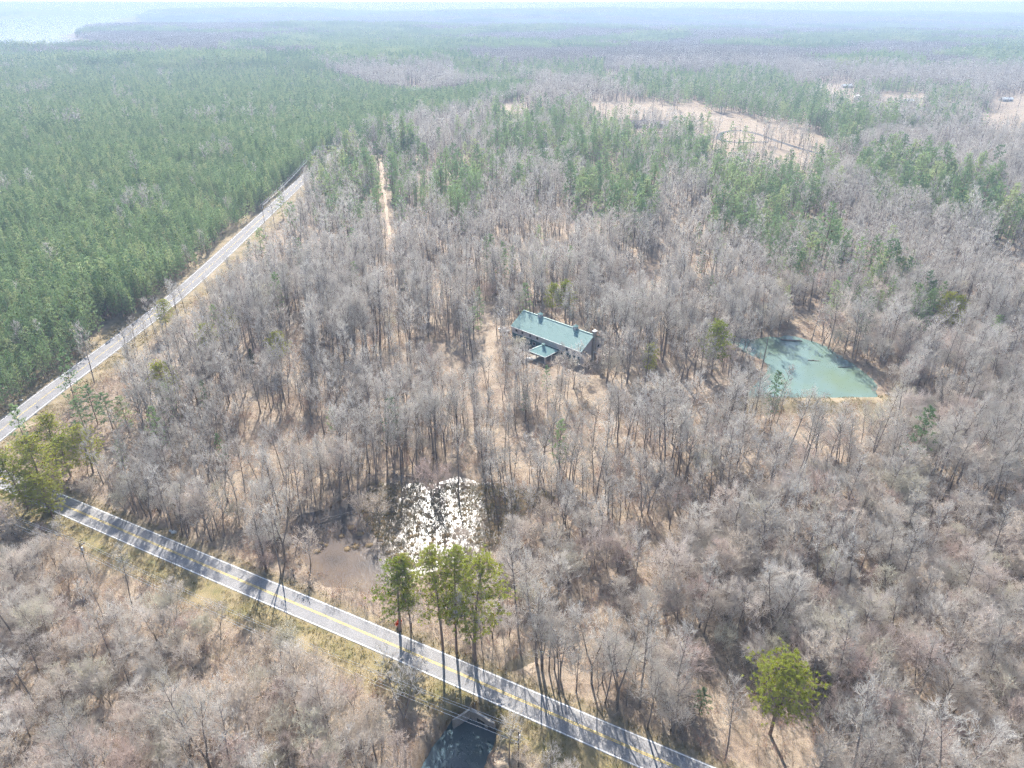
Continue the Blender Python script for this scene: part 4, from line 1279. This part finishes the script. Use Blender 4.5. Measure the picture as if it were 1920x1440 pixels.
# the lower storey stands proud in dark teal boarding
mb = MB(); mb.box(IN + .3, LEN - IN - .3, IN - .12, IN - .004, -.3, 3.5); lw = mb.build("lower_wall", M['teal_board'], house)
mb = MB(); mb.box(IN, LEN - IN, IN - .2, IN - .004, 3.503, 3.68); mb.build("band_board", M['trim_white'], lw)
d = MB(); d.box(16.2, 17.3, IN - .2, IN - .122, 0, 2.15); dr = d.build("door", M['timber'], house)
d = MB(); d.box(17.12, 17.2, IN - .27, IN - .203, 1.0, 1.12); d.build("handle", M['galvanised'], dr)
# cupolas on the ridge
for x in (9.9, 29.3):
    c = MB(); c.box(x - .8, x + .8, HALF - .8, HALF + .8, RIDGE - .6, RIDGE + 1.0)
    co = c.build("cupola", M['siding'], house)
    c = MB(); a = 1.05; zb = RIDGE + 1.003
    P4 = [(x - a, HALF - a, zb), (x + a, HALF - a, zb), (x + a, HALF + a, zb), (x - a, HALF + a, zb)]; ap = (x, HALF, zb + .8)
    for q in range(4): c.tri(P4[q], P4[(q + 1) % 4], ap)
    c.poly(P4[::-1]); c.build("cupola_roof", M['roof_teal'], co)
    c = MB()
    for q in range(5): c.box(x - .55, x + .55, HALF - .84, HALF - .802, RIDGE + .12 + q * .16, RIDGE + .2 + q * .16)
    c.build("louvre", M['trim_white'], co)
    c = MB(); c.tube([(x, HALF, zb + .7), (x, HALF, zb + 1.5)], [.04, .02], 5, cap=True); c.build("finial", M['galvanised'], co)
# chimney on the right gable
c = MB(); c.hexa([(LEN - .5, HALF - .9, -.3), (LEN + .7, HALF - .9, -.3), (LEN + .7, HALF + .9, -.3), (LEN - .5, HALF + .9, -.3), (LEN - .5, HALF - .65, RIDGE + 1.6), (LEN + .5, HALF - .65, RIDGE + 1.6), (LEN + .5, HALF + .65, RIDGE + 1.6), (LEN - .5, HALF + .65, RIDGE + 1.6)])
ch = c.build("chimney", M['stone'], house)
c = MB(); c.box(LEN - .75, LEN + .75, HALF - .9, HALF + .9, RIDGE + 1.602, RIDGE + 1.85); c.build("chimney_cap", M['trim_white'], ch)
c = MB(); c.tube([(LEN, HALF, RIDGE + 1.84), (LEN, HALF, RIDGE + 2.4)], [.22, .22], 10, cap=True); c.build("flue", M['galvanised'], ch)
# square pavilion with a pyramid roof against the front wall
W0, W1, D0, D1, WE, WR = 18.4, 27.6, -8.9, -.3, 3.35, 6.1
c = MB(); ap = ((W0 + W1) / 2 + .2, (D0 + D1) / 2 - .3, WR)
A_, B_, C_, D_ = (W0, D0, WE), (W1, D0, WE), (W1, D1, WE), (W0, D1, WE)
for p, q in ((A_, B_), (B_, C_), (C_, D_), (D_, A_)): c.tri(p, q, ap)
c.quad(D_, C_, B_, A_)
wr = c.build("pavilion_roof", M['roof_pale'], house)
for p in (A_, B_, C_, D_):
    c = MB(); c.tube([Vector(p) + Vector((0, 0, .03)), Vector(ap) + Vector((0, 0, .03))], [.06, .06], 5); c.build("hip_cap", M['roof_teal'], wr)
c = MB(); c.box(ap[0] - .5, ap[0] + .5, ap[1] - .5, ap[1] + .5, WR - .5, WR + .55); rv_ = c.build("roof_vent", M['roof_teal'], wr)
c = MB(); a = .7; zb = WR + .553
P4 = [(ap[0] - a, ap[1] - a, zb), (ap[0] + a, ap[1] - a, zb), (ap[0] + a, ap[1] + a, zb), (ap[0] - a, ap[1] + a, zb)]
for q in range(4): c.tri(P4[q], P4[(q + 1) % 4], (ap[0], ap[1], zb + .4))
c.poly(P4[::-1]); c.build("vent_cap", M['roof_teal'], rv_)
c = MB()
for (x0, x1, y0, y1) in ((W0 - .1, W1 + .1, D0 - .12, D0 - .003), (W0 - .12, W0 - .003, D0, D1), (W1 + .003, W1 + .12, D0, D1)): c.box(x0, x1, y0, y1, WE - .16, WE + .04)
c.build("fascia", M['trim_white'], wr)
for x, y in ((W0 + .3, D0 + .3), (W1 - .3, D0 + .3), (W0 + .3, -4.5), (W1 - .3, -4.5)):
    c = MB(); c.box(x - .13, x + .13, y - .13, y + .13, 0, WE - .002); c.build("pavilion_post", M['trim_white'], house)
c = MB(); c.box(W0 + .1, W1 - .1, D0 + .1, IN - .125, -.2, .15); c.build("pavilion_floor", M['concrete'], house)
# deck at the right end
c = MB(); c.box(LEN + .75, LEN + 5.5, 7, 15.5, 3.3, 3.5); dk = c.build("deck", M['timber'], house)
c = MB()
for x, y in ((LEN + 1, 7.1), (LEN + 3.2, 7.1), (LEN + 5.4, 7.1), (LEN + 5.4, 9.9), (LEN + 5.4, 12.7), (LEN + 5.4, 15.4), (LEN + 1, 15.4), (LEN + 3.2, 15.4)): c.box(x - .08, x + .08, y - .08, y + .08, -.3, 4.45)
c.build("deck_post", M['trim_white'], dk)
c = MB(); c.box(LEN + .9, LEN + 5.5, 7.04, 7.16, 4.452, 4.54); c.box(LEN + 5.34, LEN + 5.46, 7.17, 15.45, 4.452, 4.54); c.box(LEN + .9, LEN + 5.33, 15.34, 15.46, 4.452, 4.54); c.build("deck_rail", M['trim_white'], dk)

def house_pt(a, b):
    p = HA + HU * a + HN * b
    return p.x, p.y

# ------------------------------------------------------------------ pickup truck by the house
x, y = house_pt(-7.5, 4.0)
tk = empty("pickup_truck", (x, y, z_at(x, y)), R(-38), "white pickup truck parked at the left end of the house", "truck")
def prism(mb, prof, y0, y1):
    """side profile (x,z) swept across"""
    n = len(prof)
    a = [(p[0], y0, p[1]) for p in prof]; b = [(p[0], y1, p[1]) for p in prof]
    mb.poly(a); mb.poly(b[::-1])
    for i in range(n):
        j = (i + 1) % n; mb.quad(b[i], b[j], a[j], a[i])
mb = MB(); prism(mb, [(-2.75, .45), (2.75, .45), (2.8, .95), (2.6, 1.12), (1.25, 1.2), (-.75, 1.2), (-.75, .62), (-2.68, .62), (-2.75, 1.15)], -.8, .8)
mb.box(-2.78, -.75, -.95, -.802, .5, 1.18); mb.box(-2.78, -.75, .802, .95, .5, 1.18); mb.box(-.75, 2.6, -.93, -.802, .5, 1.05); mb.box(-.75, 2.6, .802, .93, .5, 1.05); mb.box(-2.82, -2.74, -.8, .8, .6, 1.16)
mb.build("body", M['car_white'], tk)
mb = MB(); prism(mb, [(-.72, 1.202), (1.2, 1.202), (.55, 1.72), (-.6, 1.75)], -.78, .78); mb.build("cab_glass", M['glass'], tk)
mb = MB(); prism(mb, [(-.66, 1.752), (.56, 1.722), (.5, 1.82), (-.55, 1.84)], -.75, .75); mb.build("cab_roof", M['car_white'], tk)
for wx in (-1.75, 1.75):
    for wy in (-.86, .86):
        mb = MB(); mb.tube([(wx, wy - .12, .38), (wx, wy + .12, .38)], [.38, .38], 14, cap=True); w_ = mb.build("wheel", M['tyre'], tk)
        s = 1 if wy > 0 else -1
        mb = MB(); mb.tube([(wx, wy + s * .121, .38), (wx, wy + s * .14, .38)], [.22, .2], 10, cap=True); mb.build("rim", M['galvanised'], w_)
for wy in (-.62, .62):
    mb = MB(); mb.box(2.79, 2.83, wy - .16, wy + .16, .8, .95); mb.build("headlight", M['ceramic'], tk)

# white tank beside the pavilion
x, y = house_pt(20.6, -10.6)
tn = empty("storage_tank", (x, y, z_at(x, y)), R(-20), "rounded white tank lying on the ground beside the pavilion", "tank")
mb = MB(); prof = [(-1.75, .05), (-1.7, .25), (-1.5, .48), (-1.2, .6), (1.2, .6), (1.5, .48), (1.7, .25), (1.75, .05)]
mb.tube([(p[0], 0, .85) for p in prof], [p[1] for p in prof], 16, cap=True); mb.build("shell", M['tank_white'], tn, True)
for s in (-1, 1):
    mb = MB(); mb.box(s - .12, s + .12, -.45, .45, -.1, .42); mb.build("cradle", M['concrete'], tn)
mb = MB(); mb.tube([(0, 0, 1.43), (0, 0, 1.62)], [.2, .2], 10, cap=True); mb.build("dome_lid", M['galvanised'], tn)

def leafy_bush(name, px, py, h, mat, label):
    x, y = ground_at(px, py); r = random.Random(px)
    C = MB(); S = MB()
    for _ in range(9):
        a = r.uniform(0, 6.28); d_ = Vector((math.cos(a) * .4, math.sin(a) * .4, 1)).normalized()
        S.tube([(0, 0, -.1), d_ * h * .8], [.03, .012], 4)
        for q in range(9): tuft(C, d_ * h * (.3 + .7 * r.random()) + rv(r, .25 * h), d_, .3, .2, 7, r, 1.2)
    e = empty(name, (x, y, z_at(x, y)), 0, label, "bush")
    S.build("stem", M['bark'], e); C.build("foliage", mat, e)
leafy_bush("red_bush", 748, 1174, 1.5, M['red_leaf'], "small bright red leafy bush by the roadside pines")
leafy_bush("yellow_bush", 957, 688, 2.0, M['yellow_leaf'], "small yellow bush in front of the house left of the pavilion")

# ------------------------------------------------------------------ culvert under the road
def wall_between(p, q, th, z0, z1, mat, name, parent, ext=0.0):
    p, q = Vector(p), Vector(q); u = (q - p).normalized(); nn = Vector((-u.y, u.x)) * th / 2
    p = p - u * ext; q = q + u * ext
    mb = MB(); a, b, c, d = p - nn, q - nn, q + nn, p + nn
    mb.hexa([(a.x, a.y, z0), (b.x, b.y, z0), (c.x, c.y, z0), (d.x, d.y, z0), (a.x, a.y, z1), (b.x, b.y, z1), (c.x, c.y, z1), (d.x, d.y, z1)])
    o = mb.build(name, mat, parent)
    return o
cp = ground_at(884, 1330, .1); c1 = ground_at(927, 1357, .1); c2 = ground_at(849, 1350, .1)
cul = empty("road_culvert", (cp[0], cp[1], 0), 0, "concrete road culvert headwall with a wing wall above the pool", "culvert")
L0 = lambda p: (p[0] - cp[0], p[1] - cp[1])
wall_between((0, 0), L0(c1), .5, -4.2, .25, M['concrete'], "headwall", cul)
wall_between((-.35, .1), L0(c2), .45, -4.2, .05, M['concrete'], "wing_wall", cul)
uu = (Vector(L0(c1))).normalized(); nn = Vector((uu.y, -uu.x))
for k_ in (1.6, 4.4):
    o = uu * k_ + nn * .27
    wall_between(tuple(o), tuple(o + uu * 2.0), .05, -4.0, -1.1, M['opening_shade_paint'], "barrel_shade_slab", cul)  # thin near-black slabs on the headwall stand in for shaded barrel mouths

# ------------------------------------------------------------------ utility poles and wires
def utility_pole(x, y, h, ang, label, name="utility_pole", arm=True):
    e = empty(name, (x, y, z_at(x, y)), ang, label, "utility pole")
    mb = MB(); mb.tube([(0, 0, -.5), (0, 0, h)], [.19, .12], 9, cap=True); mb.build("pole", M['pole_wood'], e)
    if arm:
        mb = MB(); mb.box(-1.25, 1.25, -.2, -.09, h - .75, h - .6); a = mb.build("crossarm", M['pole_wood'], e)
        for q in (-1.1, .55, 1.1):
            mb = MB(); mb.tube([(q, -.145, h - .6), (q, -.145, h - .48), (q, -.145, h - .33)], [.05, .09, .05], 7, cap=True); mb.build("insulator", M['ceramic'], a)
        mb = MB(); mb.tube([(.32, 0, h - 2.4), (.32, 0, h - 1.4)], [.24, .24], 10, cap=True); mb.build("transformer", M['ceramic'], e)
    return e
def wire(p, q, sag, r, label, grp):
    mb = MB(); n_ = 24
    mb.tube([Vector(p).lerp(Vector(q), t / n_) - Vector((0, 0, sag * 4 * (t / n_) * (1 - t / n_))) for t in range(n_ + 1)], [r] * (n_ + 1), 4)
    o = mb.build("power_line", M['wire']); tag(o, label, "wire", grp)
PA = ground_at(170, 1078); PB = ground_at(972, 1437); PC = ground_at(-210, 905)
d_ = Vector(PB) - Vector(PA); ang = math.atan2(d_.y, d_.x) + R(90)
HP = 10.5
utility_pole(*PA, HP, ang, "wooden utility pole with crossarm left below the road")
utility_pole(*PB, HP, ang, "wooden utility pole beside the culvert pool at the bottom", arm=True)
utility_pole(*PC, HP, ang, "wooden utility pole just outside the left frame edge")
ax = Vector((math.cos(ang), math.sin(ang)))
for (P0, P1, nm) in ((PC, PA, "left"), (PA, PB, "right")):
    for q, wn_ in ((-1.1, "outer"), (.55, "middle"), (1.1, "inner")):
        wire((P0[0] + ax.x * q, P0[1] + ax.y * q, HP - .33), (P1[0] + ax.x * q, P1[1] + ax.y * q, HP - .33), 2.0, .028, f"thin pale {wn_} power line {nm} of the crossarm pole", "power lines along the road")
    wire((P0[0] - ax.x * .15, P0[1] - ax.y * .15, HP - 3.0), (P1[0] - ax.x * .15, P1[1] - ax.y * .15, HP - 3.0), 1.8, .04, f"thick lowest cable {nm} of the crossarm pole", "power lines along the road")
E1 = ground_at(496, 417); E2 = ground_at(599, 303); E3 = ground_at(690, 285); E0 = (-163.0, 250.0)
utility_pole(*E1, 12, R(0), "far utility pole standing right of the highway")
utility_pole(*E2, 14, R(30), "distant utility pole where the highway power line turns")
utility_pole(*E3, 14, R(90), "most distant utility pole, right of the turning one")
for (P0, P1, h0, h1, nm, a_) in ((E1, E2, 12, 14, "along the highway", (1, 0)), (E2, E3, 14, 14, "across the far woods", (.4, .9))):
    z0, z1 = z_at(*P0), z_at(*P1)
    for q, w_ in ((-1.1, "first"), (.55, "second"), (1.1, "third")):
        wire((P0[0] + a_[0] * q, P0[1] + a_[1] * q, z0 + h0 - .33), (P1[0] + a_[0] * q, P1[1] + a_[1] * q, z1 + h1 - .33), 2.0, .05, f"{w_} pale power line strung {nm}", "power lines by the highway")

# ------------------------------------------------------------------ small roadside things
x, y = ground_at(73, 771)
sg = empty("road_sign", (x, y, z_at(x, y)), R(180 + 15), "small white road sign on a post beside the highway", "sign")
mb = MB(); mb.tube([(0, 0, -.3), (0, 0, 2.3)], [.04, .04], 6, cap=True); mb.build("post", M['galvanised'], sg)
mb = MB(); mb.box(-.45, .45, .045, .07, 1.35, 2.4); mb.build("panel", M['sign_white'], sg)
def rock(px, py, s, label, seed):
    r = random.Random(seed)
    bm = bmesh.new(); bmesh.ops.create_icosphere(bm, subdivisions=2, radius=1)
    for v in bm.verts: v.co *= r.uniform(.78, 1.12); v.co.z *= .6
    m_ = bpy.data.meshes.new("boulder"); bm.to_mesh(m_); bm.free(); m_.materials.append(M['boulder'])
    o = bpy.data.objects.new("boulder", m_); COL.objects.link(o); x, y = ground_at(px, py); o.location = (x, y, z_at(x, y) + s * .2); o.scale = (s, s * .8, s)
    tag(o, label, "boulder")
rock(326, 999, .85, "larger of two pale boulders on the verge above the road", 1)
rock(320, 996, .55, "smaller of two pale boulders on the verge above the road", 2)
rock(40, 751, .7, "pinkish pale boulder in the shade beside the highway", 3)

def fallen_log(px, py, z, L, ang, r0, label):
    x, y = ground_at(px, py, z); r = random.Random(px)
    e = empty("fallen_log", (x, y, z), ang, label, "log")
    mb = MB(); pts = [Vector((-L / 2 + L * k_ / 5, r.gauss(0, .12), r.gauss(0, .05))) for k_ in range(6)]
    mb.tube(pts, [r0 * (1 - .1 * k_) for k_ in range(6)], 8, cap=True); mb.build("trunk", M['log'], e)
    for q in (2, 3, 4):
        mb = MB(); d_ = Vector((.5, r.choice((-1, 1)) * .8, .5)).normalized(); mb.tube([pts[q], pts[q] + d_ * 1.6], [.07, .02], 5); mb.build("limb", M['log'], e)
fallen_log(1527, 676, -.55, 5, R(-15), .25, "dark log floating in the middle of the teal pond")
fallen_log(1587, 688, -.55, 7, R(5), .2, "thin dark log at the right bank of the teal pond")
fallen_log(1484, 638, -.4, 9, R(-10), .45, "thick dark fallen trunk at the upper bank of the pond")
fallen_log(1300, 1021, .3, 9, R(-12), .18, "pale fallen trunk lying in the thicket right of the swamp")
fallen_log(640, 965, .1, 12, R(25), .2, "dark leaning trunk fallen at the left end of the swamp")

# ------------------------------------------------------------------ distant houses
def far_house(px, py, L, W, h, rot, roof_mat, label):
    x, y = ground_at(px, py); z = z_at(x, y)
    e = empty("distant_house", (x, y, z), R(rot), label, "house")
    mb = MB(); mb.box(-L / 2, L / 2, -W / 2, W / 2, -1, h)
    for s in (-1, 1): mb.poly([(s * L / 2, -W / 2, h + .001), (s * L / 2, W / 2, h + .001), (s * L / 2, 0, h + W * .28)])
    mb.build("wall", M['far_wall'], e)
    mb = MB(); o_ = .5; rz_ = h + W * .30
    for s in (-1, 1):
        y0 = s * (W / 2 + o_)
        mb.hexa([(-L / 2 - o_, y0, h - .2), (L / 2 + o_, y0, h - .2), (L / 2 + o_, 0, rz_ - .15), (-L / 2 - o_, 0, rz_ - .15), (-L / 2 - o_, y0, h), (L / 2 + o_, y0, h), (L / 2 + o_, 0, rz_), (-L / 2 - o_, 0, rz_)])
    rf_ = mb.build("roof", roof_mat, e)
    mb = MB(); mb.box(L * .2, L * .2 + .9, -.45, .45, rz_ - .5, rz_ + 1.2); mb.build("chimney", M['stone'], rf_)
    mb = MB(); mb.box(-.6, .6, -W / 2 - .08, -W / 2 - .003, 0, 2.2); mb.build("door", M['timber'], e)
    for q in (-.36, -.2, .2, .36):
        mb = MB(); mb.box(L * q - .7, L * q + .7, -W / 2 - .06, -W / 2 - .003, 1, 2.4); mb.build("window", M['far_pane'], e)
far_house(1435, 184, 24, 12, 4, 12, M['far_roof'], "grey-roofed house half hidden among pines behind the clearing")
far_house(1589, 158, 18, 9, 4, -4, M['far_roof_white'], "white-roofed building behind the right-hand glades")
far_house(1609, 181, 14, 11, 5, 70, M['far_roof_white'], "small white house in the glade below the white-roofed building")
far_house(1704, 186, 16, 9, 3.5, 8, M['far_roof_white'], "pale low building in the glade further right")
far_house(1196, 240, 22, 12, 4, 25, M['far_roof_brown'], "brown-roofed house hidden left of the clearing")
far_house(1237, 240, 20, 12, 4, -25, M['far_roof_brown'], "brown-roofed house right of the other brown one")
far_house(1888, 182, 18, 9, 3.5, 4, M['far_roof_white'], "white-roofed building near the right frame edge")
far_house(776, 168, 18, 10, 4, 20, M['far_roof'], "small pale house in a gap beyond the plantation")

# ------------------------------------------------------------------ the hazy air
HAZE_LOW = float(fz.min()) - 1.0
hz = MB(); hz.box(-11500, 11500, -300, 15200, HAZE_LOW, 156.0)
ho = bpy.data.objects.new("haze", None)
hm, hnt, hout = new_mat("hazy_air")
pv = nd(hnt, "ShaderNodeVolumePrincipled")
pv.inputs['Color'].default_value = (0.56, 0.71, 0.94, 1)
pv.inputs['Density'].default_value = 0.00023
pv.inputs['Anisotropy'].default_value = 0.0
pv.inputs['Density Attribute'].default_value = ""
hnt.links.new(pv.outputs[0], hout.inputs['Volume'])
for k_, v_ in (('homogeneous_volume', True), ('volume_sampling', 'MULTIPLE_IMPORTANCE')):
    try: setattr(hm.cycles, k_, v_)
    except Exception as ex_: print('haze', k_, ex_)
ho = hz.build("haze", hm); ho['kind'] = 'stuff'; tag(ho, "pale blue haze filling the air over the woods", "haze")
lo_z = float(fz.min())
print("ground z", lo_z, fz.max())
